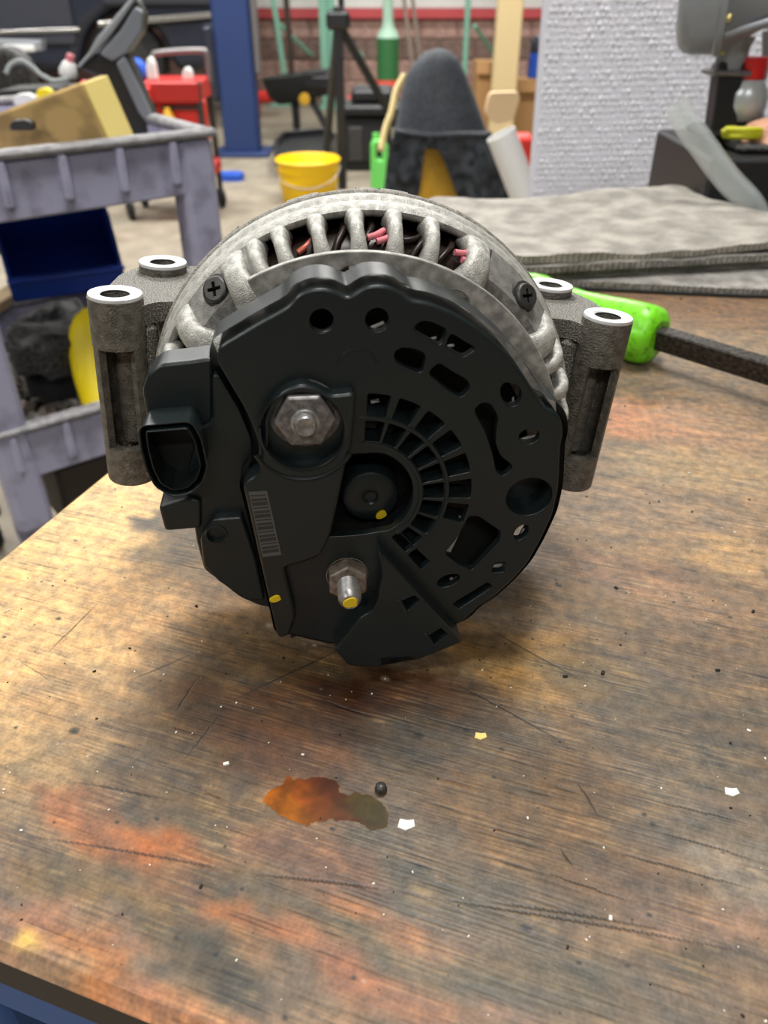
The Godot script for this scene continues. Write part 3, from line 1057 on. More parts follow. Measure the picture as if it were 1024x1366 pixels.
func bench() -> void:
	var bx := bench_x()
	var t := thing("workbench", "worn plywood topped workbench with orange oil stains, under the alternator", "workbench", bx.origin, "", bx.basis)
	var top_y := CORNER.y
	var w := 1.5
	var d := 0.845
	var m := StandardMaterial3D.new()
	m.resource_name = "bench_plywood"
	var maps := bench_maps()
	m.albedo_texture = maps[0]
	m.texture_repeat = false
	m.roughness = 1.0
	m.roughness_texture = maps[1]
	m.heightmap_enabled = true
	m.heightmap_texture = maps[2]
	m.heightmap_scale = 0.05
	m.metallic_specular = 0.45
	# top sheet: a fine enough grid with a softly worn near edge
	var mb := new_mb()
	mb.with_uv = true
	var us := [0.0, 0.004, 0.3, 0.6, 0.9, w]
	var vs := [0.0, 0.004, 0.4, 0.7, d - 0.004, d]
	for i in us.size() - 1:
		for j in vs.size() - 1:
			var q: Array = []
			for k in [[i, j], [i + 1, j], [i + 1, j + 1], [i, j + 1]]:
				var y := top_y - (0.003 if us[k[0]] == 0.0 or vs[k[1]] == 0.0 else 0.0)
				q.append(Vector3(us[k[0]], y, -vs[k[1]]))
			mb.flat_quad(q[0], q[1], q[2], q[3], Vector3.UP)
	var lo := top_y - 0.018
	for p in mb.v:
		mb.uv.append(Vector2(p.x / 0.6, -p.z / 0.8))
	obj("plywood_top", mb, m, t)
	mb = new_mb()
	rbox(mb, Vector3(w * 0.5, (top_y - 0.003 + lo) * 0.5 - 0.0002, -d * 0.5), Vector3(w, top_y - 0.003 - lo, d))
	obj("ply_core", mb, M.bench_dark, t)
	mb = new_mb()
	rbox(mb, Vector3(w * 0.5, lo - 0.031, -0.026), Vector3(w - 0.01, 0.06, 0.03), 0.004)
	rbox(mb, Vector3(w * 0.5, lo - 0.031, -d + 0.02), Vector3(w - 0.01, 0.06, 0.03), 0.004)
	rbox(mb, Vector3(0.02, lo - 0.031, -d * 0.5), Vector3(0.03, 0.06, d - 0.08), 0.004)
	rbox(mb, Vector3(w - 0.02, lo - 0.031, -d * 0.5), Vector3(0.03, 0.06, d - 0.08), 0.004)
	obj("steel_frame", mb, M.bench_blue, t)
	for sx in [0.045, w - 0.045]:
		for sz in [-0.045, -d + 0.045]:
			mb = new_mb()
			rbox(mb, Vector3(sx, (lo - 0.06) * 0.5, sz), Vector3(0.05, lo - 0.06, 0.05), 0.005)
			obj("leg", mb, M.bench_blue, t)


# albedo, roughness and relief of the plywood: worn fields, oil stains, long grain, scratches, grit
func bench_maps() -> Array:
	var W := 1536
	var H := 2048
	var lw := 144
	var lh := 192
	# field: u, v, inverse axes (4), r, g, b, strength, gloss
	var fields: Array = [
		[0.0289, 0.1438, 9.1714, 10.6344, 8.2964, -5.6803, 215, 171, 115, 0.95, 0],
		[0.0287, 0.1949, 12.3192, 12.3352, 13.7388, -8.6533, 221, 181, 120, 0.9, 0],
		[0.0608, 0.0866, 17.9292, 15.1682, 6.9577, -20.2042, 212, 171, 116, 0.85, 0],
		[0.094, 0.1444, 24.7934, 15.2259, 11.0729, -32.1541, 196, 152, 101, 0.6, 0],
		[0.1042, 0.1939, 21.1285, 10.849, 7.7421, -22.4819, 136, 112, 81, 0.5, 0],
		[0.0975, 0.0872, 24.2972, 14.0677, 11.3476, -71.6732, 135, 108, 77, 0.55, 0],
		[0.1285, 0.1272, 25.518, 18.006, 25.4475, -38.0726, 112, 89, 62, 0.75, 0],
		[0.0741, 0.1835, 37.4087, 30.7591, 38.8136, -37.7655, 92, 80, 63, 0.6, 0],
		[0.0501, 0.1952, 92.2432, 86.9849, 90.8907, -60.2507, 59, 54, 45, 0.8, 0],
		[0.1471, 0.093, 24.5567, 9.2954, 5.8995, -50.3493, 93, 74, 52, 0.7, 0],
		[0.1212, 0.0668, 31.8936, 13.1283, 2.8095, -70.5779, 100, 84, 67, 0.7, 0],
		[0.0971, 0.0585, 42.6367, 21.5856, 3.332, -72.0951, 172, 142, 101, 0.55, 0],
		[0.1688, 0.1238, 29.9072, 10.5919, 12.216, -56.353, 88, 67, 39, 0.75, 0],
		[0.171, 0.1049, 21.5798, 7.9436, 15.7098, -70.3751, 84, 56, 36, 0.8, 0.15],
		[0.1936, 0.1223, 31.4036, 8.8789, 17.093, -78.0151, 61, 35, 19, 0.9, 0.3],
		[0.2177, 0.1286, 44.4542, 9.232, 19.3848, -88.6232, 88, 54, 30, 0.7, 0.2],
		[0.173, 0.0879, 33.3003, 10.0518, 13.1269, -107.2462, 100, 68, 50, 0.7, 0.1],
		[0.1945, 0.104, 59.1498, 22.0557, 44.3459, -128.7748, 38, 27, 20, 0.6, 0.2],
		[0.2429, 0.1578, 26.9182, 0.4289, -1.1414, -54.6763, 177, 135, 77, 0.9, 0],
		[0.2235, 0.1645, 55.0635, -0.4035, -16.3628, -91.9971, 95, 72, 47, 0.6, 0],
		[0.2551, 0.1947, 36.2434, 1.0563, 2.8686, -50.586, 131, 107, 78, 0.7, 0],
		[0.2714, 0.1591, 40.6979, -0.4291, 5.0198, -61.3752, 95, 85, 70, 0.6, 0],
		[0.2307, 0.1112, 25.7281, 2.8103, 5.6494, -50.6325, 91, 80, 66, 0.75, 0.1],
		[0.2598, 0.0929, 28.8266, 0.6825, 4.9528, -39.2194, 106, 82, 57, 0.75, 0],
		[0.2168, 0.103, 46.4689, 14.0578, 20.4988, -59.5258, 82, 72, 60, 0.7, 0.1],
		[0.2992, 0.1454, 26.7545, -3.5588, -0.4427, -44.9914, 103, 92, 77, 0.8, 0.1],
		[0.3118, 0.1108, 35.2735, -7.3659, -0.9705, -41.5326, 112, 101, 87, 0.85, 0.15],
		[0.3221, 0.0878, 84.3166, -14.7836, 9.0765, -66.9774, 162, 148, 130, 0.55, 0.25],
		[0.3118, 0.0725, 40.428, -8.9175, 6.4323, -153.7852, 144, 114, 95, 0.8, 0.1],
		[0.2931, 0.0778, 44.8212, -8.9409, -3.8301, -133.443, 115, 94, 78, 0.6, 0.1],
		[0.2617, 0.2482, 24.2761, 1.4507, 7.213, -39.875, 160, 130, 95, 0.65, 0],
		[0.2948, 0.2727, 20.7736, -0.4088, 5.8244, -41.463, 148, 125, 102, 0.6, 0.1],
		[0.3157, 0.3083, 23.208, -1.3464, 4.1836, -33.0281, 148, 125, 101, 0.7, 0.1],
		[0.278, 0.3836, 25.8195, -0.0746, 0.3925, -37.6846, 192, 120, 79, 0.8, 0.1],
		[0.3122, 0.3852, 21.9105, -1.2954, 0.2416, -24.8602, 166, 133, 106, 0.7, 0.1],
		[0.3044, 0.3364, 23.6461, -0.8191, 4.4841, -39.24, 167, 142, 107, 0.7, 0],
		[0.3173, 0.4928, 17.0199, -1.1835, -1.5435, -10.1464, 144, 125, 102, 0.7, 0.1],
		[0.3007, 0.6189, 12.1695, -0.0992, 1.9194, -17.1232, 130, 101, 77, 0.75, 0.1],
		[0.2738, 0.2281, 28.2981, -0.4036, 2.7662, -80.2731, 135, 105, 87, 0.6, 0],
		[0.3218, 0.2564, 52.3502, -5.9227, 0.9675, -62.3831, 200, 160, 110, 0.6, 0],
		[0.3029, 0.2163, 27.9101, -2.8008, -1.5476, -86.3942, 164, 130, 100, 0.5, 0],
		[0.2254, 0.0594, 29.9133, -0.4879, -2.537, -60.0689, 97, 88, 75, 0.8, 0.2],
		[0.1992, 0.0529, 39.2381, 2.8503, -3.496, -106.8669, 128, 87, 66, 0.6, 0.1],
		[0.1358, 0.0417, 35.0871, 7.8048, -13.2614, -168.2995, 151, 93, 55, 0.85, 0.1],
		[0.1561, 0.0433, 50.2363, 7.6036, -18.3464, -220.3049, 166, 99, 56, 0.85, 0.1],
		[0.1228, 0.0442, 53.409, 18.2937, -3.2104, -160.7651, 151, 103, 75, 0.7, 0.1],
		[0.1392, 0.0572, 33.79, 14.1181, 12.7575, -124.6471, 100, 84, 67, 0.6, 0.1],
		[0.1604, 0.0586, 61.7736, 34.7825, 29.7741, -86.4602, 106, 90, 66, 0.6, 0],
		[0.1439, 0.0264, 34.2169, 13.9868, 12.7739, -136.9583, 116, 96, 67, 0.75, 0],
		[0.1843, 0.0379, 43.7912, 5.678, -1.7669, -129.3084, 93, 83, 66, 0.7, 0.1],
		[0.17, 0.0329, 105.7731, -1.0019, -26.0754, -160.0961, 139, 96, 68, 0.6, 0.1],
		[0.1884, 0.03, 73.0289, -12.6409, -54.3156, -223.2574, 162, 98, 58, 0.85, 0.1],
		[0.2049, 0.0291, 59.0595, -2.1066, -14.2863, -169.3127, 156, 103, 72, 0.75, 0.1],
		[0.1777, 0.0197, 57.2359, 9.4066, 1.128, -131.2297, 90, 80, 63, 0.75, 0.1],
		[0.1902, 0.0178, 74.9115, -22.1103, -52.3998, -175.8579, 71, 66, 57, 0.6, 0.1],
		[0.1347, 0.0115, 46.9977, 15.9827, 3.1089, -175.6568, 162, 116, 88, 0.75, 0.1],
		[0.156, 0.006, 74.9771, 3.1571, -27.1765, -240.0743, 178, 115, 67, 0.85, 0.1],
		[0.1768, 0.0024, 43.8464, 12.6202, 27.3038, -266.97, 197, 131, 87, 0.85, 0.1],
		[0.1363, 0.0033, 62.2643, 15.8449, -5.8588, -218.8965, 184, 138, 97, 0.7, 0],
		[0.219, 0.0383, 52.8214, 0.2856, -1.7886, -120.7719, 95, 86, 66, 0.6, 0.1],
		[0.2308, 0.0424, 43.849, -1.6001, -5.3807, -264.2994, 177, 112, 69, 0.75, 0.15],
		[0.2481, 0.0419, 45.8685, -2.935, 3.2587, -203.6419, 156, 120, 91, 0.6, 0.15],
		[0.2325, 0.0244, 56.6575, 7.9307, 30.5822, -180.1421, 158, 107, 75, 0.75, 0.1],
		[0.2194, 0.0258, 83.0245, 0.3408, 0.2585, -203.7208, 145, 94, 68, 0.6, 0.1],
		[0.2646, 0.0414, 40.0638, 0.4109, 20.4663, -126.4189, 99, 88, 68, 0.8, 0.1],
		[0.2486, 0.0576, 43.3056, -0.6129, 5.9255, -109.5247, 91, 83, 69, 0.6, 0.2],
		[0.2876, 0.0453, 49.5107, -3.7126, 20.7373, -128.2153, 101, 90, 72, 0.75, 0.1],
		[0.308, 0.0504, 51.1987, -7.5734, 20.5857, -128.2797, 120, 102, 85, 0.7, 0.1],
		[0.2662, 0.0331, 75.9821, 5.73, 80.0138, -336.5778, 161, 121, 97, 0.6, 0.1],
		[0.3021, 0.0605, 88.8699, -10.8313, 29.9585, -196.1178, 92, 80, 61, 0.6, 0],
		[0.2405, 0.0921, 69.3143, 5.8813, 14.3853, -114.9383, 115, 91, 64, 0.6, 0],
		[0.1864, 0.0705, 49.0909, 15.1081, 14.2774, -81.8093, 128, 91, 63, 0.6, 0.1],
		[0.1255, 0.0066, 158.208, 97.0357, 121.8838, -718.8385, 237, 192, 97, 0.95, 0],
		[0.1511, -0.0044, 232.2771, 36.1384, -44.032, -1028.2612, 242, 197, 108, 0.95, 0],
		[0.1594, -0.0044, 237.4439, 28.9721, -45.0305, -1038.1034, 238, 193, 108, 0.9, 0],
		[0.1384, -0.0021, 148.5606, 30.5168, -27.1016, -597.6465, 129, 93, 63, 0.8, 0]]
	var warp := noise(0.03, 5, 4)
	var col := Image.create(lw, lh, false, Image.FORMAT_RGB8)
	var glo := Image.create(lw, lh, false, Image.FORMAT_RGB8)
	for y in lh:
		for x in lw:
			var u := (x + 0.5) / lw * 0.6
			var v := (y + 0.5) / lh * 0.8
			var wu := warp.get_noise_2d(u * 700.0, v * 1800.0) * 0.016
			var wv := warp.get_noise_2d(u * 700.0 + 900.0, v * 1800.0) * 0.008
			var big := 0.5 + 0.5 * warp.get_noise_2d(u * 90.0, v * 260.0 + 400.0)
			var r := lerpf(98.0, 138.0, big)
			var g := lerpf(83.0, 115.0, big)
			var b := lerpf(68.0, 92.0, big)
			var gl := 0.0
			for f in fields:
				var du: float = u + wu - f[0]
				var dv: float = v + wv - f[1]
				if absf(du) > 0.11 or absf(dv) > 0.11:
					continue
				var p: float = f[2] * du + f[3] * dv
				var q: float = f[4] * du + f[5] * dv
				var e := p * p + q * q
				if e > 1.9:
					continue
				var sharp: float = f[10]
				var k: float = f[9] * (smoothstep(1.15, 0.85, e) if sharp > 0.5 else smoothstep(1.9, 0.1, e))
				r = lerpf(r, f[6], k)
				g = lerpf(g, f[7], k)
				b = lerpf(b, f[8], k)
				gl = lerpf(gl, sharp, k)
			col.set_pixel(x, y, Color8(int(r), int(g), int(b)))
			var ro := clampf(0.5 - 0.3 * gl + 0.12 * (big - 0.5), 0.1, 1.0)
			glo.set_pixel(x, y, Color(ro, ro, ro))
	var glo_small: Image = glo.duplicate()
	col.resize(W, H, Image.INTERPOLATE_CUBIC)
	glo.resize(W / 2, H / 2, Image.INTERPOLATE_CUBIC)
	# long grain of several widths, stretched along the sheet
	var ga := noise(0.02, 31, 5).get_image(W / 5, H)
	ga.resize(W, H, Image.INTERPOLATE_CUBIC)
	var gb := noise(0.3, 32, 3).get_image(W / 24, H)
	gb.resize(W, H, Image.INTERPOLATE_CUBIC)
	var gc := noise(0.035, 33, 4).get_image(W / 2, H)
	gc.resize(W, H, Image.INTERPOLATE_CUBIC)
	var fine := noise(0.25, 34, 2).get_image(W, H)
	var mask := noise(0.006, 35, 3).get_image(W, H)
	var bmid := noise(0.06, 36, 4).get_image(W, H).get_data()
	var ba := ga.get_data()
	var bb := gb.get_data()
	var bc := gc.get_data()
	var bf := fine.get_data()
	var bk := mask.get_data()
	var px := col.get_data()
	var glow := glo_small.get_data()
	var bpale := noise(0.012, 37, 3).get_image(W, H).get_data()
	var hb := PackedByteArray()
	hb.resize(W * H)
	for i in W * H:
		var m := clampf((bk[i] - 70) / 110.0, 0.0, 1.0)
		var a := ba[i] / 255.0 - 0.5
		var bgr := bb[i] / 255.0 - 0.5
		var cgr := bc[i] / 255.0 - 0.5
		var fgr := bf[i] / 255.0 - 0.5
		var k := 0.95 + a * 0.14 + bgr * (0.11 + 0.14 * m) + cgr * 0.22 + fgr * 0.22 + bmid[i] / 255.0 * 0.34 - 0.17
		var groove := maxf(0.0, -bgr - 0.2) * 1.6 * (0.1 + m)
		k -= groove * 0.8
		var j := i * 3
		var wet := clampf((105 - glow[(int(i / W) * lh / H * lw + (i % W) * lw / W) * 3]) / 30.0, 0.0, 1.0)
		k = lerpf(k, 1.0, wet * 0.75)
		groove *= 1.0 - wet
		var warm := cgr * 14.0
		var streak := clampf((bgr - 0.04) * 6.0, 0.0, 1.0) * clampf((bpale[i] - 118) / 60.0, 0.0, 1.0) * (1.0 - wet) * 0.3
		px[j] = int(lerpf(px[j], 196.0, streak))
		px[j + 1] = int(lerpf(px[j + 1], 158.0, streak))
		px[j + 2] = int(lerpf(px[j + 2], 104.0, streak))
		px[j] = clampi(int(px[j] * k + warm), 0, 255)
		px[j + 1] = clampi(int(px[j + 1] * k), 0, 255)
		px[j + 2] = clampi(int(px[j + 2] * k - warm), 0, 255)
		hb[i] = clampi(int(150.0 + (70.0 * bgr + 40.0 * fgr - 110.0 * groove + 40.0 * a) * (1.0 - wet)), 0, 255)
	# knife scratches and cracks
	var rng := RandomNumberGenerator.new()
	rng.seed = 77
	var lines: Array = [
		P([0.1411, 0.0984, 0.1778, 0.1487]), P([0.1276, 0.0907, 0.1266, 0.1072]), P([0.1025, 0.0989, 0.118, 0.1191]), P([0.1417, 0.0738, 0.1437, 0.0993]), P([0.2316, 0.0542, 0.326, 0.0683]), P([0.2484, 0.0585, 0.3019, 0.0669]), P([0.1072, 0.0318, 0.1811, 0.0441]),
		P([0.1811, 0.0441, 0.223, 0.0524]), P([0.2696, 0.1083, 0.2781, 0.0977]), P([0.268, 0.0824, 0.2728, 0.0772]), P([0.2794, 0.0857, 0.3262, 0.0879]), P([0.2918, 0.0982, 0.3275, 0.0971]), P([0.0636, 0.1004, 0.0638, 0.134]), P([0.2633, 0.0724, 0.2914, 0.0724]),
		P([0.2179, 0.1387, 0.2651, 0.1231]), P([0.2214, 0.1732, 0.2662, 0.1553]), P([0.2911, 0.1095, 0.3251, 0.1097]), P([0.1759, 0.1142, 0.1972, 0.1121]), P([0.1102, 0.0533, 0.1492, 0.0592]),
	]
	for n in lines.size() + 110:
		var p0: Vector2
		var p1: Vector2
		var dark := 0.68
		if n < lines.size():
			p0 = lines[n][0]
			p1 = lines[n][1]
		else:
			p0 = Vector2(rng.randf() * 0.58, rng.randf() * 0.7)
			p1 = p0 + Vector2(rng.randf_range(0.006, 0.04), rng.randf_range(-0.002, 0.002)).rotated(rng.randf_range(-0.06, 0.06) if n % 5 else rng.randf_range(-0.9, 0.9))
			dark = rng.randf_range(0.68, 0.9)
		var steps := int(p0.distance_to(p1) / 0.0003) + 1
		var ph := rng.randf() * 9.0
		for s in steps:
			var t := float(s) / steps
			var p := p0.lerp(p1, t)
			var x := int(p.x / 0.6 * W)
			var y := int(p.y / 0.8 * H + sin(t * 5.0 + ph) * 0.7)
			var fade := sin(t * PI)
			for o in (2 if n < lines.size() or n % 3 == 0 else 1):
				if x >= 0 and x < W and y + o >= 0 and y + o < H:
					var j := ((y + o) * W + x) * 3
					var k := lerpf(1.0, dark, fade)
					for c in 3:
						px[j + c] = int(px[j + c] * k)
					hb[(y + o) * W + x] = int(hb[(y + o) * W + x] * lerpf(1.0, 0.5, fade))
	# soaked black specks and pale bruises
	for n in 900:
		var cx := rng.randi_range(2, W - 3)
		var cy := rng.randi_range(2, H - 3)
		var rr := rng.randf_range(0.6, 2.4) if n % 9 else rng.randf_range(2.5, 5.0)
		var pale := n % 6 == 0
		for y in range(maxi(0, int(cy - rr)), mini(H, int(cy + rr) + 2)):
			for x in range(maxi(0, int(cx - rr * 1.3)), mini(W, int(cx + rr * 1.3) + 2)):
				var d := Vector2((x - cx) / 1.3, y - cy).length() / rr
				if d > 1.0:
					continue
				var k := (1.0 - d * d) * 0.85
				var j := (y * W + x) * 3
				for c in 3:
					px[j + c] = int(lerpf(px[j + c], 206.0 - 14.0 * c if pale else 36.0, k * (0.55 if pale else 1.0)))
	# soaked oil puddle: one crisp outline, amber on the left, olive and brown to the right
	var puddle := fillet(P([0.1754, 0.0667, 0.1751, 0.0729, 0.1776, 0.0763, 0.1782, 0.079, 0.1832, 0.0788, 0.1869, 0.0816, 0.1916, 0.0839, 0.1948, 0.0819, 0.1957, 0.0791, 0.1981, 0.0781, 0.2009, 0.0797, 0.2055, 0.0815, 0.2091, 0.0801, 0.2123, 0.0782, 0.2149, 0.0757, 0.2152, 0.0718, 0.2123, 0.0697, 0.2074, 0.0694, 0.203, 0.0704, 0.2, 0.0688, 0.1958, 0.0668, 0.1912, 0.0644, 0.1842, 0.0639, 0.1813, 0.065]), 0.002)
	var mid: PackedVector2Array = P([0.1839, 0.0673, 0.1905, 0.0794, 0.2065, 0.0751, 0.2027, 0.0686, 0.1875, 0.0739])
	var tones := [[176.0, 98.0, 8.0], [84.0, 38.0, 14.0], [74.0, 62.0, 20.0], [98.0, 50.0, 20.0], [150.0, 74.0, 10.0]]
	var edge := noise(0.05, 88, 3)
	for y in range(int((puddle[0].y - 0.03) / 0.8 * H), int((puddle[0].y + 0.03) / 0.8 * H)):
		for x in range(int((puddle[0].x - 0.01) / 0.6 * W), int((puddle[0].x + 0.06) / 0.6 * W)):
			if x < 0 or y < 0 or x >= W or y >= H:
				continue
			var n1 := edge.get_noise_2d(x * 1.0, y * 1.0)
			var p := Vector2(x * 0.6 / W + n1 * 0.0022, y * 0.8 / H + edge.get_noise_2d(x + 500.0, y) * 0.0016)
			if not Geometry2D.is_point_in_polygon(p, puddle):
				continue
			var ws := 0.0
			var c := Vector3.ZERO
			for k in 5:
				var w := 1.0 / (pow(p.distance_to(mid[k]) / 0.006, 4.0) + 0.05)
				ws += w
				c += Vector3(tones[k][0], tones[k][1], tones[k][2]) * w
			c = c / ws * (1.0 + n1 * 0.35)
			var j := (y * W + x) * 3
			px[j] = clampi(int(c.x * 0.84), 0, 255)
			px[j + 1] = clampi(int(c.y * 0.84), 0, 255)
			px[j + 2] = clampi(int(c.z * 0.84), 0, 255)
			hb[y * W + x] = 140
			glo.set_pixel(x / 2, y / 2, Color(0.3, 0.3, 0.3))
	var out: Array = []
	out.append(ImageTexture.create_from_image(Image.create_from_data(W, H, false, Image.FORMAT_RGB8, px)))
	out.append(ImageTexture.create_from_image(glo))
	out.append(ImageTexture.create_from_image(Image.create_from_data(W, H, false, Image.FORMAT_L8, hb)))
	return out


func flat_up() -> Basis:   # polygon x, y -> world x, -z; extrusion z -> up
	return Basis(Vector3(1, 0, 0), Vector3(0, 0, -1), Vector3(0, 1, 0))


func xz(a: PackedVector3Array) -> PackedVector2Array:
	var r := PackedVector2Array()
	for p in a:
		r.append(Vector2(p.x, -p.z))
	return r


func toothed(p: PackedVector2Array, pitch: float, depth: float) -> PackedVector2Array:
	var d := dense(p, pitch)
	var q := inset(d, depth)
	for i in d.size():
		if i % 2:
			d[i] = q[i]
	return d


func rags() -> void:
	var labels := [
		"black bottomed lowest rag of the folded grey shop rag stack behind the alternator",
		"grey shop rag just above the lowest one in the folded stack",
		"thin grey shop rag with pinked edge just under the top sheet of the stack",
		"broad grey-beige top sheet of the folded shop rag stack at the back of the bench",
	]
	var outlines := [
		V([0.065, 0.906, -0.905, 0.352, 0.906, -0.989, 0.412, 0.906, -0.76, 0.369, 0.906, -0.651, 0.312, 0.906, -0.65, 0.246, 0.906, -0.659, 0.166, 0.906, -0.671, 0.082, 0.906, -0.667, 0.032, 0.906, -0.688]),
		V([0.056, 0.912, -0.896, 0.344, 0.912, -0.969, 0.399, 0.912, -0.751, 0.387, 0.912, -0.717, 0.255, 0.912, -0.694, 0.12, 0.912, -0.671, 0.049, 0.912, -0.656]),
		V([0.051, 0.919, -0.883, 0.335, 0.919, -0.944, 0.399, 0.919, -0.755, 0.382, 0.919, -0.709, 0.251, 0.919, -0.686, 0.112, 0.919, -0.662, 0.045, 0.919, -0.646]),
		V([0.048, 0.928, -0.891, 0.103, 0.928, -0.887, 0.183, 0.928, -0.887, 0.261, 0.928, -0.909, 0.328, 0.928, -0.935, 0.339, 0.928, -0.887, 0.365, 0.928, -0.818, 0.399, 0.928, -0.768, 0.385, 0.928, -0.714, 0.251, 0.928, -0.69, 0.112, 0.928, -0.666, 0.039, 0.928, -0.649]),
	]
	var lo := [0.0, 0.0078, 0.0152, 0.0232]
	var hi := [0.007, 0.0138, 0.0208, 0.030]
	for k in 4:
		var f := noise(9.0, 60 + k, 4)
		var base := 0.8988
		var warp := func(p: Vector3) -> Vector3:
			return Vector3(p.x, p.y, p.z + f.get_noise_2d(p.x * 1.2, p.y * 1.2) * (0.0012 if k < 3 else 0.0035) * (0.3 if p.z < 0.004 else 1.0) + (0.0025 * sin(p.x * 16.0 + p.y * 9.0) if k == 3 else 0.0))
		var o: PackedVector2Array = xz(outlines[k])
		var c := Vector2.ZERO
		for p in o:
			c += p
		c /= o.size()
		var t := thing("shop_rag", labels[k], "rag", Vector3(c.x, base + lo[k], -c.y), "folded shop rags", flat_up())
		for i in o.size():
			o[i] -= c
		var mb := new_mb()
		prism(mb, toothed(fillet(o, 0.012), 0.0026, 0.0016), [], 0.0, hi[k] - lo[k], 0.0, 0.05, true, warp, 0.012)
		obj("felt_sheet", mb, M.rag if k == 3 else M.rag_low, t)
		if k == 0:
			mb = new_mb()
			var under := inset(fillet(o, 0.012), 0.004)
			prism(mb, under, [], -0.0, 0.002, 0.0, 0.02)
			obj("backing", mb, M.black_rubber, t)


func driver() -> void:
	var a: Vector3 = Vector3(0.104, 0.919, -0.594)
	var b: Vector3 = Vector3(0.186, 0.919, -0.507)
	var d := (b - a).normalized()
	var t := thing("pry_bar", "pry bar with a bright green handle and dark square shank lying right of the alternator", "pry bar", Vector3(a.x, 0.8985, a.z))
	var x := to_dir(a - t.position, b - t.position)
	var mb := new_mb(x)
	var rings: Array = []
	var l := a.distance_to(b)
	for s in [[-0.012, 0.4], [-0.010, 0.75], [0.0, 0.92], [0.02, 1.0], [0.045, 0.86], [0.075, 0.84], [0.105, 0.92], [0.128, 1.0], [0.148, 1.03], [0.158, 0.98], [0.1635, 0.82], [0.166, 0.6]]:
		var ring := PackedVector3Array()
		for k in 40:
			var an := TAU * k / 40.0
			var r: float = 0.0203 * s[1] * (1.0 - 0.07 * pow(0.5 + 0.5 * cos(an * 5.0), 2.0))
			ring.append(Vector3(cos(an) * r, sin(an) * r, s[0] * l / 0.166))
		rings.append(ring)
	loft(mb, rings)
	obj("handle", mb, M.driver_green, t)
	mb = new_mb(x)
	rbox(mb, Vector3(0, 0, l + 0.15), Vector3(0.0105, 0.0145, 0.31), 0.0012, Basis(Vector3(0, 0, 1), 0.12))
	obj("shank", mb, M.driver_bar, t)
	mb = new_mb(x)
	lathe(mb, P([0.0185, -0.011, 0.0165, -0.016, 0.0, -0.017]), 28)
	obj("strike_cap", mb, M.steel, t)


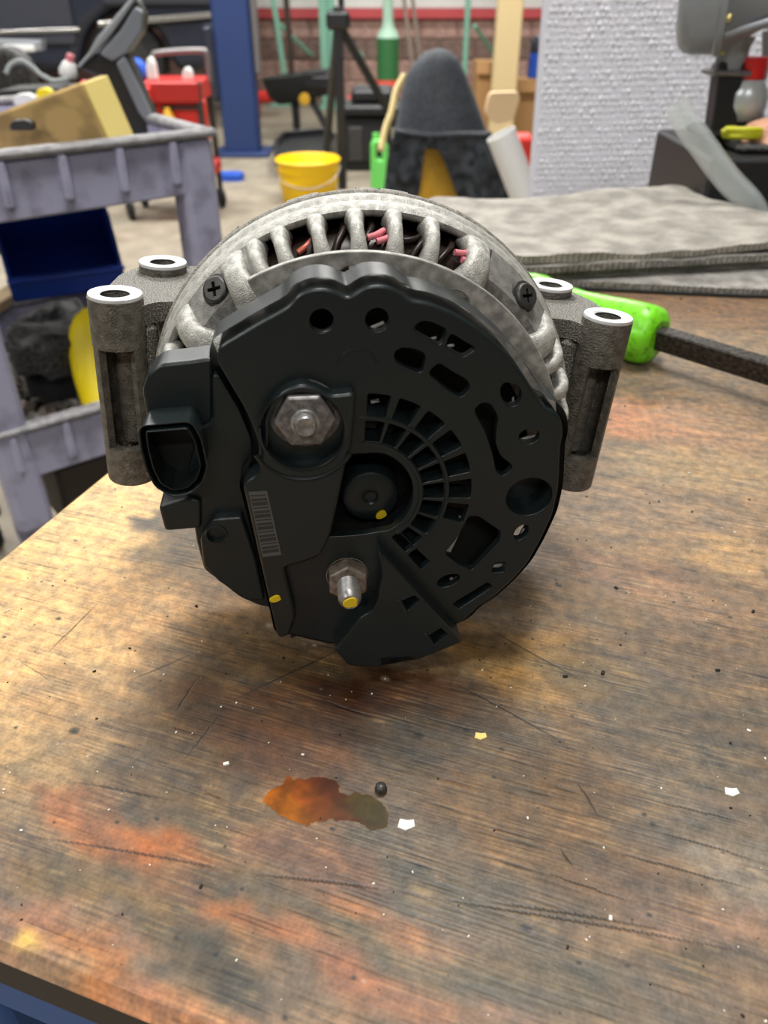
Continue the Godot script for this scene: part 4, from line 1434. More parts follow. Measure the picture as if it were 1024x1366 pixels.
func foam_and_motor() -> void:
	# tall bubble wrapped panel behind the bench
	var p0: Vector3 = Vector3(0.255, 0.818, -1.42)
	var t := thing("wrapped_panel", "tall white bubble wrapped panel standing behind the bench", "panel", Vector3(p0.x + 0.56, 0, -1.46))
	var mb := new_mb()
	rbox(mb, Vector3(0, 0.72, 0), Vector3(1.12, 1.44, 0.02), 0.008, Basis(Vector3(0, 0, 1), 0.022))
	obj("wrapping", mb, M.bubble_wrap, t)
	# the wrap's air bubbles: thousands of small glossy domes, as real geometry
	mb = new_mb()
	lathe(mb, P([1.0, 0.0, 0.92, 0.3, 0.7, 0.52, 0.38, 0.64, 0.0, 0.68]), 10, 0.0, 360.0, 0.2)
	var mm := MultiMesh.new()
	mm.transform_format = MultiMesh.TRANSFORM_3D
	mm.mesh = mb.done()
	var nx := 112
	var ny := 150
	mm.instance_count = nx * ny
	var rng := RandomNumberGenerator.new()
	rng.seed = 12
	var lean := Basis(Vector3(0, 0, 1), 0.022)
	for k in nx * ny:
		var gx := k % nx
		var gy := k / nx
		var p := Vector3(-0.548 + gx * 0.00985 + (0.0049 if gy % 2 else 0.0) + rng.randf_range(-0.0012, 0.0012), -0.71 + gy * 0.0095 + rng.randf_range(-0.0012, 0.0012), 0.01)
		var r := rng.randf_range(0.0022, 0.0046)
		mm.set_instance_transform(k, Transform3D(lean * Basis.from_euler(Vector3(rng.randf_range(-0.25, 0.25), rng.randf_range(-0.25, 0.25), 0)).scaled(Vector3(r, r, r * rng.randf_range(0.3, 0.8))), Vector3(0, 0.72, 0) + lean * p))
	var bub := MultiMeshInstance3D.new()
	bub.name = "air_bubbles"
	bub.multimesh = mm
	bub.material_override = M.bubble
	bub.set_meta("kind", "stuff")
	t.add_child(bub)
	# black platform on the bench with the grey motor
	var bx := Vector3(0.53, 0.8985, -0.98)
	t = thing("black_cabinet", "black cabinet behind the right end of the bench, carrying the grey motor", "cabinet", Vector3(bx.x, 0, bx.z))
	var lift := Vector3(0, bx.y, 0)
	mb = new_mb()
	rbox(mb, lift + Vector3(0.0, 0.034 - 0.449, 0), Vector3(0.38, 0.966, 0.2), 0.004)
	obj("body", mb, M.black_paint, t)
	mb = new_mb()
	rbox(mb, lift + Vector3(0.016, 0.0725, -0.01), Vector3(0.34, 0.008, 0.17), 0.003)
	obj("lid", mb, M.rubbish_grey, t)
	var foot: Vector3 = Vector3(0.381, 0.955, -0.98)
	var head: Vector3 = Vector3(0.377, 1.04, -0.99)
	t = thing("bench_motor", "grey cast motor with brass bolts on a black square post at the right edge", "motor", Vector3(foot.x, bx.y + 0.0765, foot.z))
	var o := t.position
	mb = new_mb()
	var dirv := (head - foot).normalized()
	rbox(mb, (foot + head) * 0.5 - o + Vector3(0, 0.008, 0), Vector3(0.027, head.distance_to(foot) - 0.004, 0.027), 0.002, Basis(Quaternion(Vector3.UP, dirv)))
	rbox(mb, Vector3(0, 0.003, 0), Vector3(0.06, 0.006, 0.06), 0.002)
	obj("post", mb, M.black_paint, t)
	mb = new_mb()
	rbox(mb, head - o + Vector3(0, -0.004, 0), Vector3(0.042, 0.006, 0.04), 0.002)
	obj("clamp_plate", mb, M.nut_steel, t)
	mb = new_mb(to_dir(head - o + Vector3(0.002, 0.0, 0), head - o + Vector3(0.004, 0.05, 0)))
	lathe(mb, P([0.016, -0.002, 0.0165, 0.02, 0.02, 0.03]), 28)
	obj("neck", mb, M.motor_grey, t)
	# drum on the left, cone and pipe to the right
	var hub: Vector3 = Vector3(0.335, 1.104, -0.99)
	mb = new_mb(to_dir(hub - o, hub - o + Vector3(1, 0.05, 0.35)))
	lathe(mb, P([0.0, -0.022, 0.03, -0.022, 0.044, -0.018, 0.05, -0.011, 0.052, -0.002, 0.052, 0.018, 0.054, 0.02, 0.054, 0.026, 0.05, 0.028, 0.03, 0.064, 0.029, 0.075, 0.036, 0.077, 0.036, 0.085, 0.028, 0.087, 0.026, 0.11, 0.034, 0.112, 0.034, 0.12, 0.0, 0.12]), 48)
	obj("drum", mb, M.motor_grey, t)
	for k in 3:
		mb = new_mb(to_dir(hub - o, hub - o + Vector3(1, 0.05, 0.35)))
		var an := deg_to_rad(100.0 + k * 120.0)
		var u := Vector3(cos(an), sin(an), 0)
		tube(mb, PackedVector3Array([u * 0.05 + Vector3(0, 0, 0.026), u * 0.034 + Vector3(0, 0, 0.07)]), 0.004, 8)
		obj("stiffening_rib", mb, M.motor_grey, t)
	for k in 6:
		var an := deg_to_rad(20.0 + k * 60.0)
		mb = new_mb(to_dir(hub - o, hub - o + Vector3(1, 0.05, 0.35)) * turned(Vector3(cos(an) * 0.049, sin(an) * 0.049, 0.026)))
		prism(mb, circle(Vector2.ZERO, 0.0042, -1.0, 0.0, 6), [], 0.0, 0.005, 0.0008, 0.01)
		obj("bolt", mb, M.brass_bolt, t)
	# bottle, yellow coil and pale cloth on the box
	var bp: Vector3 = Vector3(0.403, 0.97, -0.985)
	t = thing("bottle", "round silver grey bottle with a red cap beside the black post", "bottle", Vector3(bp.x, bx.y + 0.0765, bp.z - 0.005))
	mb = new_mb(turned(Vector3.ZERO, Basis(Vector3(1, 0, 0), -PI / 2)))
	lathe(mb, P([0.0, 0.0, 0.017, 0.0, 0.018, 0.002, 0.018, 0.014]), 30)
	obj("base", mb, M.black_rubber, t)
	mb = new_mb(turned(Vector3.ZERO, Basis(Vector3(1, 0, 0), -PI / 2)))
	lathe(mb, P([0.017, 0.013, 0.023, 0.02, 0.0255, 0.03, 0.0245, 0.042, 0.018, 0.053, 0.014, 0.056, 0.0, 0.056]), 36)
	obj("body", mb, M.silver_bottle, t)
	mb = new_mb(turned(Vector3.ZERO, Basis(Vector3(1, 0, 0), -PI / 2)))
	lathe(mb, P([0.0165, 0.055, 0.0172, 0.056, 0.0172, 0.074, 0.0155, 0.0755, 0.0, 0.0755]), 30)
	obj("cap", mb, M.cap_red, t)
	var cp: Vector3 = Vector3(0.389, 0.978, -0.935)
	t = thing("cable_coil", "small coil of yellow-green cord on the black cabinet", "cord", Vector3(cp.x, bx.y + 0.0765, cp.z))
	mb = new_mb()
	var cpts := PackedVector3Array()
	for k in 60:
		var an := TAU * k / 16.0
		cpts.append(Vector3(cos(an) * (0.018 + 0.0006 * (k % 7)), 0.004 + sin(an) * 0.002 + 0.008 * k / 60.0, sin(an) * 0.015))
	cpts.append_array(PackedVector3Array([Vector3(0.03, 0.006, 0.004), Vector3(0.05, 0.005, 0.008), Vector3(0.07, 0.005, 0.004)]))
	tube(mb, cpts, 0.0032, 8)
	obj("cord", mb, M.coil_yellow, t)
	var rp: Vector3 = Vector3(0.416, 0.986, -0.94)
	t = thing("crumpled_cloth", "small pale pink crumpled cloth beside the yellow-green cord coil", "cloth", Vector3(rp.x, bx.y + 0.0765, rp.z))
	mb = new_mb()
	var rings: Array = []
	for i in 7:
		var ring := PackedVector3Array()
		var ph := (i / 6.0 - 0.0) * PI * 0.5
		for k in 20:
			var an := TAU * k / 20.0
			var r := 0.024 * cos(ph) * (1.0 + 0.2 * sin(an * 5.0 + i)) + 0.001
			ring.append(Vector3(cos(an) * r, 0.022 * sin(ph), sin(an) * r))
		rings.append(ring)
	loft(mb, rings)
	obj("folded_cloth", mb, M.pinkish, t)
	# grey lead hanging at the frame's edge
	var wp: PackedVector3Array = V([0.423, 1.074, -1.02, 0.431, 1.038, -1.02, 0.432, 1.008, -1.02, 0.444, 0.976, -1.02, 0.443, 0.955, -1.02])
	t = thing("grey_lead", "grey electric lead hanging down beside the red capped bottle", "cable", Vector3(wp[4].x, bx.y + 0.0765, wp[4].z))
	for i in wp.size():
		wp[i] -= t.position
	mb = new_mb()
	tube(mb, curve(wp), 0.0045, 8)
	obj("lead", mb, M.grey_cable, t)
	# clear hose leaning over the box and the rags
	var hp: PackedVector3Array = V([0.283, 1.022, -0.83, 0.293, 1.006, -0.83, 0.315, 0.983, -0.83, 0.341, 0.957, -0.83, 0.368, 0.935, -0.83, 0.392, 0.913, -0.83])
	t = thing("clear_hose", "clear plastic hose arching down over the black cabinet onto the rags", "hose", hp[5])
	for i in hp.size():
		hp[i] -= t.position
		hp[i].z += -0.02 * (1.0 - i / 5.0)
	hp.append(hp[5] + Vector3(0.04, 0.0, 0.03))
	var path := curve(hp)
	var outer := MB.new()
	var inner := MB.new()
	var ro := 0.0125
	for side in 2:
		var rings2: Array = []
		var up := Vector3(0, 0, 1)
		for i in path.size():
			var dd := (path[mini(i + 1, path.size() - 1)] - path[maxi(i - 1, 0)]).normalized()
			var aa := dd.cross(up).normalized()
			up = aa.cross(dd).normalized()
			var ring := PackedVector3Array()
			for s in 20:
				var an := TAU * s / 20.0
				ring.append(path[i] + (aa * cos(an) + up * sin(an)) * (ro if side == 0 else ro - 0.0025))
			rings2.append(ring)
		loft(outer if side == 0 else inner, rings2, false)
	obj("hose_wall", outer, M.clear_vinyl, t)
	obj("hose_bore", inner, M.clear_vinyl, t)
	tag(t, "clear plastic hose arching down over the black cabinet onto the rags", "hose")


func utility_cart() -> void:
	var th := deg_to_rad(38.0)
	var b := Basis(Vector3.UP, th)
	var t := thing("utility_cart", "grey-purple plastic two shelf utility cart at the left, behind the bench", "cart", Vector3(-0.263, 0, -1.31), "", b)
	var cx := Transform3D(b, t.position)
	var w := 0.42
	var d := 0.60
	for lv in [[0.929, 0.845, "upper_tray"], [0.545, 0.457, "lower_tray"]]:
		var top: float = lv[0]
		var lo: float = lv[1]
		var mb := new_mb()
		rbox(mb, Vector3(-w * 0.5, lo + 0.006, -d * 0.5), Vector3(w - 0.01, 0.012, d - 0.01), 0.003)
		for q in [[Vector3(-w * 0.5, 0, -0.008), Vector3(w, 0, 0.012)], [Vector3(-w * 0.5, 0, -d + 0.008), Vector3(w, 0, 0.012)], [Vector3(-0.008, 0, -d * 0.5), Vector3(0.012, 0, d)], [Vector3(-w + 0.008, 0, -d * 0.5), Vector3(0.012, 0, d)]]:
			rbox(mb, q[0] + Vector3(0, (top + lo) * 0.5 - 0.004, 0), q[1] + Vector3(0, top - lo - 0.008, 0), 0.003)
		var tray := obj(lv[2], mb, M.cart_purple, t)
		mb = new_mb()
		for q in [[Vector3(-w * 0.5, top, -0.004), Vector3(w + 0.02, 0.012, 0.026)], [Vector3(-w * 0.5, top, -d + 0.004), Vector3(w + 0.02, 0.012, 0.026)], [Vector3(-0.004, top, -d * 0.5), Vector3(0.026, 0.012, d)], [Vector3(-w + 0.004, top, -d * 0.5), Vector3(0.026, 0.012, d)]]:
			rbox(mb, q[0], q[1], 0.005)
		obj("tray_rim", mb, M.cart_rim, tray)
		for k in 5:
			mb = new_mb()
			rbox(mb, Vector3(-0.065 - 0.082 * k, (top + lo) * 0.5 + 0.006, 0.001), Vector3(0.014, top - lo - 0.022, 0.014), 0.004)
			obj("tray_rib", mb, M.cart_purple, tray)
	for q in [[-0.026, -0.022], [-w + 0.026, -0.022], [-0.026, -d + 0.03], [-w + 0.026, -d + 0.03]]:
		var mb := new_mb()
		rbox(mb, Vector3(q[0], 0.63, q[1]), Vector3(0.058, 0.59, 0.052), 0.01)
		rbox(mb, Vector3(q[0], 0.23, q[1]), Vector3(0.058, 0.30, 0.052), 0.01)
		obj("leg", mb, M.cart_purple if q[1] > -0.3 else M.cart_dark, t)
		mb = new_mb(turned(Vector3(q[0], 0.045, q[1]), Basis(Vector3.UP, PI / 2)))
		lathe(mb, P([0.0, -0.014, 0.038, -0.014, 0.045, -0.008, 0.045, 0.008, 0.038, 0.014, 0.0, 0.014]), 26)
		obj("caster", mb, M.black_rubber, t)
	var mb := new_mb()
	rbox(mb, Vector3(-w * 0.5, 0.382, -0.12), Vector3(0.26, 0.15, 0.2), 0.012)
	obj("under_bracket", mb, M.bench_dark, t)
	mb = new_mb()
	rbox(mb, Vector3(-w * 0.5, 0.474, -d * 0.5), Vector3(w - 0.06, 0.008, d - 0.06), 0.003)
	obj("tray_liner", mb, M.bench_dark, t)
	cart_load_top()
	cart_load_low(cx)


func cart_load_top() -> void:
	# heavy timber offcut propped on the upper tray
	var r: Vector3 = Vector3(-0.422, 0.952, -1.323)
	var l: Vector3 = Vector3(-0.637, 0.91, -1.246)
	var ax := (r - l).normalized()
	var up := Vector3(0, 1, 0)
	var bz := ax.cross(up).normalized()
	bz = (bz + Vector3(0.0, 0.0, 0.0)).normalized()
	var len := l.distance_to(r)
	var tb := Basis(ax, Vector3.UP, Vector3(0, 0, 1))
	var yaw := Basis(Vector3.UP, deg_to_rad(-6.0))
	tb = Basis(Vector3(0, 0, 1), deg_to_rad(17.0)) * yaw
	var t := thing("timber_block", "thick pale timber offcut lying across the cart's upper tray", "timber", (r + l) * 0.5 - Vector3(-0.015, 0.048, 0), "")
	var mb := new_mb(turned(Vector3(0, 0.045, 0), tb))
	rbox(mb, Vector3(-0.02, 0, 0), Vector3(len + 0.05, 0.088, 0.088), 0.004)
	obj("long_faces", mb, M.lumber_side, t)
	mb = new_mb(turned(Vector3(0, 0.045, 0), tb))
	rbox(mb, Vector3(len * 0.5 + 0.006, 0, 0), Vector3(0.004, 0.084, 0.084), 0.0015)
	obj("sawn_end", mb, M.lumber_end, t)
	# bent black-grey body trim
	var c: Vector3 = Vector3(-0.425, 0.982, -1.46)
	t = thing("body_trim", "dark grey angular plastic body trim standing on the cart behind the timber", "trim", c - Vector3(0, 0.1, 0))
	var o := t.position
	var front: PackedVector3Array = V([-0.388, 1.1, -1.46, -0.378, 1.075, -1.46, -0.384, 1.053, -1.46, -0.414, 1.022, -1.46, -0.38, 0.908, -1.46, -0.386, 0.896, -1.46, -0.432, 0.896, -1.46, -0.448, 0.971, -1.46, -0.469, 0.992, -1.46, -0.496, 1.001, -1.46, -0.479, 1.014, -1.46, -0.446, 1.034, -1.46, -0.418, 1.065, -1.46])
	var poly := PackedVector2Array()
	for p in front:
		poly.append(Vector2(p.x - o.x, p.y - o.y))
	mb = new_mb(turned(Vector3(0, 0, front[0].z - o.z)))
	prism(mb, fillet(poly, 0.008), [], -0.035, 0.0, 0.005, 0.01)
	obj("shell", mb, M.trim_dark, t)
	for q in [[V([-0.377, 1.079, -1.455, -0.382, 1.053, -1.455, -0.413, 1.022, -1.455, -0.437, 1.012, -1.455, -0.456, 1.022, -1.455, -0.416, 1.055, -1.455, -0.387, 1.087, -1.455]), "trim_grey"], [V([-0.416, 1.02, -1.455, -0.381, 0.918, -1.455, -0.392, 0.916, -1.455, -0.408, 0.938, -1.455, -0.432, 1.01, -1.455]), "trim_grey"], [V([-0.385, 1.103, -1.45, -0.38, 1.099, -1.45, -0.427, 1.053, -1.45, -0.461, 1.025, -1.45, -0.493, 1.002, -1.45, -0.497, 1.004, -1.45, -0.474, 1.023, -1.45, -0.455, 1.045, -1.45]), "trim_edge"]]:
		var pp := PackedVector2Array()
		for p in q[0]:
			pp.append(Vector2(p.x - o.x, p.y - o.y))
		mb = new_mb(turned(Vector3(0, 0, front[0].z - o.z)))
		prism(mb, fillet(pp, 0.004), [], -0.004, 0.006, 0.003, 0.01)
		obj("face_panel" if q[1] == "trim_grey" else "flange", mb, M[q[1]], t)
	# odds and ends
	var items := [
		["plastic_housing", "black ribbed plastic housing on the cart's upper tray, left of the trim", "housing", Vector3(-0.697, 0.918, -1.818), Vector3(0.24, 0.05, 0.1), "black_rubber"],
		["plastic_cover", "flat dark grey plastic cover standing at the left edge behind the cable", "cover", Vector3(-0.861, 0.941, -2.051), Vector3(0.12, 0.12, 0.06), "rubbish_grey"],
		["connector_plug", "small bright yellow connector plug above the timber block", "plug", Vector3(-0.637, 0.943, -1.667), Vector3(0.03, 0.022, 0.02), "vivid_yellow"],
		["red_clip", "small red clip beside the timber's raised end", "clip", Vector3(-0.564, 0.954, -1.674), Vector3(0.015, 0.026, 0.012), "cap_red"],
		["white_tie", "scrap of white cloth tape left of the yellow plug", "tape", Vector3(-0.665, 0.938, -1.639), Vector3(0.04, 0.02, 0.02), "white_plastic"],
		["metal_clasp", "dark steel clasp on the front of the timber block", "clasp", Vector3(-0.505, 0.953, -1.215), Vector3(0.034, 0.014, 0.012), "dark_screw"],
		["blue_rag", "pale blue scrap of cloth below the timber's sawn end", "rag", Vector3(-0.479, 0.882, -1.553), Vector3(0.045, 0.02, 0.03), "silver_bottle"],
	]
	for q in items:
		t = thing(q[0], q[1], q[2], q[3] - Vector3(0, q[4].y * 0.5, 0))
		mb = new_mb()
		var s: Vector3 = q[4]
		var pr := fillet(PackedVector2Array([Vector2(-s.x * 0.5, 0), Vector2(s.x * 0.46, 0.0), Vector2(s.x * 0.5, s.y * 0.7), Vector2(s.x * 0.2, s.y), Vector2(-s.x * 0.3, s.y * 0.92), Vector2(-s.x * 0.5, s.y * 0.5)]), s.y * 0.25)
		prism(mb, pr, [], -s.z * 0.5, s.z * 0.5, s.y * 0.12, 0.01)
		obj("body", mb, M[q[5]], t)
	var cp: PackedVector3Array = V([-0.72, 0.973, -1.711, -0.711, 0.987, -1.72, -0.691, 0.993, -1.724, -0.669, 0.983, -1.717, -0.657, 0.973, -1.711, -0.643, 0.966, -1.706, -0.629, 0.961, -1.703, -0.603, 0.964, -1.704])
	t = thing("cable", "grey bent cable looping over the black parts on the cart", "cable", cp[0])
	for i in cp.size():
		cp[i] -= t.position
	mb = new_mb()
	tube(mb, curve(cp), 0.0045, 8)
	obj("sheath", mb, M.grey_cable, t)
	var bp: Vector3 = Vector3(-0.64, 0.976, -1.833)
	t = thing("squeeze_bottle", "white squeeze bottle with a pink cap lying behind the timber", "bottle", bp)
	mb = new_mb(to_dir(Vector3.ZERO, Vector3(0.4, 1, 0)))
	lathe(mb, P([0.0, -0.02, 0.016, -0.02, 0.018, -0.01, 0.012, 0.006, 0.006, 0.01]), 20)
	obj("body", mb, M.white_plastic, t)
	mb = new_mb(to_dir(Vector3.ZERO, Vector3(0.4, 1, 0)))
	lathe(mb, P([0.0075, 0.008, 0.0085, 0.014, 0.007, 0.022, 0.0, 0.024]), 16)
	obj("cap", mb, M.insulation, t)


func cart_load_low(cx: Transform3D) -> void:
	var fl := 0.388
	# blue parts bin, open towards us
	var bp: Vector3 = Vector3(-0.54, 0.669, -1.337)
	var tb := Basis(Vector3.UP, deg_to_rad(26.0)) * Basis(Vector3(1, 0, 0), 0.3)
	var t := thing("parts_bin", "deep blue plastic open front parts bin on the cart's lower shelf", "bin", bp, "", tb)
	var mb := new_mb()
	var side := fillet(P([0.0, 0.0, 0.16, 0.0, 0.16, 0.1, 0.075, 0.1, 0.0, 0.042]), 0.006)
	for s in [-0.09, 0.09]:
		var old := mb.x
		mb.x = Transform3D(Basis(Vector3(0, 0, -1), Vector3(0, 1, 0), Vector3(1, 0, 0)), Vector3(s, 0, 0))
		prism(mb, side, [], -0.003, 0.003, 0.001, 0.02)
		mb.x = old
	rbox(mb, Vector3(0, 0.003, -0.08), Vector3(0.18, 0.006, 0.16), 0.002)
	rbox(mb, Vector3(0, 0.05, -0.158), Vector3(0.18, 0.1, 0.006), 0.002)
	rbox(mb, Vector3(0, 0.02, -0.003), Vector3(0.18, 0.04, 0.006), 0.002)
	obj("bin_shell", mb, M.bin_blue, t)
	mb = new_mb()
	rbox(mb, Vector3(0, 0.041, -0.001), Vector3(0.19, 0.008, 0.014), 0.003)
	obj("rolled_edge", mb, M.bin_blue, t)
	mb = new_mb()
	rbox(mb, Vector3(0, 0.1, -0.159), Vector3(0.19, 0.008, 0.014), 0.003)
	obj("rolled_edge", mb, M.bin_blue, t)
	# yellow tool standing on the shelf
	var y0: Vector3 = Vector3(-0.48, 0.53, -1.195)
	var y1: Vector3 = Vector3(-0.498, 0.665, -1.286)
	t = thing("tool_grip", "yellow rounded tool handle standing on the lower shelf beside the alternator's left boss", "tool", y0)
	mb = new_mb()
	var rings: Array = []
	for k in 13:
		var f := k / 12.0
		var c := (y1 - y0) * f + Vector3(-0.012 * sin(f * PI), 0, 0)
		var r := 0.026 * (sqrt(maxf(0.02, 1.0 - pow(maxf(0.0, f - 0.72) / 0.28, 2.0))))
		var ring := PackedVector3Array()
		for s in 20:
			var an := TAU * s / 20.0
			ring.append(c + Vector3(cos(an) * r, 0, sin(an) * r * 0.6))
		rings.append(ring)
	loft(mb, rings)
	obj("grip", mb, M.vivid_yellow, t)
	# pale wood strip, dark covers, black pipe, greasy castings
	var a: Vector3 = Vector3(-0.849, 0.545, -1.56)
	var b2: Vector3 = Vector3(-0.794, 0.56, -1.71)
	t = thing("wood_strip", "short pale wood strip poking out left of the blue bin", "wood", a)
	mb = new_mb(to_dir(Vector3.ZERO, b2 - a))
	rbox(mb, Vector3(0, 0, a.distance_to(b2) * 0.5), Vector3(0.05, 0.022, a.distance_to(b2)), 0.003)
	obj("strip", mb, M.tan_board, t)
	for q in [[V([-0.643, 0.62, -1.268, -0.664, 0.62, -1.407, -0.583, 0.62, -1.473, -0.53, 0.62, -1.376, -0.504, 0.62, -1.261, -0.552, 0.62, -1.209, -0.608, 0.62, -1.215]), 0.05, "dull grey moulded cover below the blue bin", "rubbish_grey"], [V([-0.652, 0.568, -1.321, -0.617, 0.568, -1.356, -0.556, 0.568, -1.37, -0.523, 0.568, -1.275, -0.572, 0.568, -1.231, -0.615, 0.568, -1.243]), 0.09, "black moulded cover with a raised lip on the lower shelf", "black_rubber"]]:
		var o: PackedVector2Array = xz(q[0])
		t = thing("moulded_cover", q[2], "cover", Vector3(o[0].x, q[0][0].y - q[1], -o[0].y), "", flat_up())
		var pp := PackedVector2Array()
		for p in o:
			pp.append(p - o[0])
		mb = new_mb()
		var f := noise(14.0, 90, 3)
		var warp := func(p: Vector3) -> Vector3:
			return Vector3(p.x, p.y, p.z + f.get_noise_2d(p.x, p.y) * 0.02)
		prism(mb, fillet(pp, 0.02), [], 0.0, q[1], 0.004, 0.02, true, warp, 0.02)
		obj("shell", mb, M[q[3]], t)
	var lip: PackedVector3Array = V([-0.657, 0.575, -1.285, -0.62, 0.575, -1.298, -0.564, 0.575, -1.272, -0.507, 0.575, -1.24])
	t = thing("grey_tube", "grey slanting tube resting on the black cover of the lower shelf", "tube", lip[0])
	for i in lip.size():
		lip[i] -= t.position
	mb = new_mb()
	tube(mb, curve(lip), 0.008, 10)
	obj("tube", mb, M.trim_grey, t)
	var rng := RandomNumberGenerator.new()
	rng.seed = 5
	var spots: PackedVector3Array = V([-0.67, 0.52, -1.322, -0.642, 0.52, -1.268, -0.631, 0.52, -1.29, -0.615, 0.52, -1.226, -0.599, 0.52, -1.238, -0.602, 0.52, -1.274, -0.57, 0.52, -1.201, -0.575, 0.52, -1.25, -0.552, 0.52, -1.215, -0.56, 0.52, -1.268, -0.538, 0.52, -1.226, -0.543, 0.52, -1.274, -0.519, 0.52, -1.215, -0.583, 0.52, -1.181, -0.511, 0.52, -1.238])
	for i in spots.size():
		t = thing("greasy_nut", "greasy steel nut in the heap on the cart's lower shelf", "nut", spots[i] - Vector3(0, 0.012, 0), "greasy nuts on the lower shelf", Basis.from_euler(Vector3(rng.randf() * 1.2, rng.randf() * 6.0, rng.randf() * 0.9)))
		mb = new_mb()
		prism(mb, circle(Vector2.ZERO, 0.016, -1.0, 0.0, 6), [circle(Vector2.ZERO, 0.008, -1.0, 0.0, 14)], -0.009, 0.009, 0.002, 0.02)
		obj("nut_body", mb, M.grease if i % 3 else M.rust_steel, t)
	# engine castings at the back of the lower shelf
	var e: Vector3 = Vector3(-0.78, 0.647, -1.757)
	t = thing("engine_casting", "dirty grey engine casting at the back of the cart's lower shelf", "engine part", e)
	mb = new_mb()
	rbox(mb, Vector3(-0.02, 0.02, 0), Vector3(0.2, 0.08, 0.1), 0.02)
	obj("block", mb, M.grease, t)
	for k in 6:
		mb = new_mb(to_dir(Vector3(-0.1 + 0.036 * k, 0.045 + 0.01 * (k % 2), 0.03), Vector3(-0.1 + 0.036 * k + 0.01, 0.1, 0.08)))
		lathe(mb, P([0.02, -0.02, 0.02, 0.012, 0.012, 0.016, 0.01, 0.004, 0.0, 0.004]), 20)
		obj("port", mb, M.grease if k % 2 else M.nut_steel, t)
	# orange-red and white marker and a dark rod on the floor behind
	var mp: Vector3 = Vector3(-1.693, 0, -4.501)
	t = thing("floor_box", "orange-red and white box on the floor behind the blue bin", "box", Vector3(-1.604, 0.02, -4.237))
	mb = new_mb()
	rbox(mb, Vector3(0, 0.05, 0), Vector3(0.3, 0.1, 0.2), 0.01)
	obj("red_body", mb, M.orange_red, t)
	mb = new_mb()
	rbox(mb, Vector3(0, 0.16, -0.02), Vector3(0.26, 0.12, 0.16), 0.01)
	obj("white_lid", mb, M.white_plastic, t)
	var rp: PackedVector3Array = V([-0.78, 0.677, -2.054, -0.754, 0.587, -1.994])
	t = thing("steel_rod", "thin dark rod leaning behind the cart's front apron", "rod", rp[1])
	mb = new_mb()
	tube(mb, PackedVector3Array([rp[0] - rp[1] + (rp[0] - rp[1]) * 0.6, Vector3.ZERO]), 0.007, 10)
	obj("rod", mb, M.bench_dark, t)


func panel_poly(px: PackedVector3Array, o: Vector3) -> PackedVector2Array:
	var r := PackedVector2Array()
	for p in px:
		r.append(Vector2(p.x - o.x, p.y - o.y))
	return r


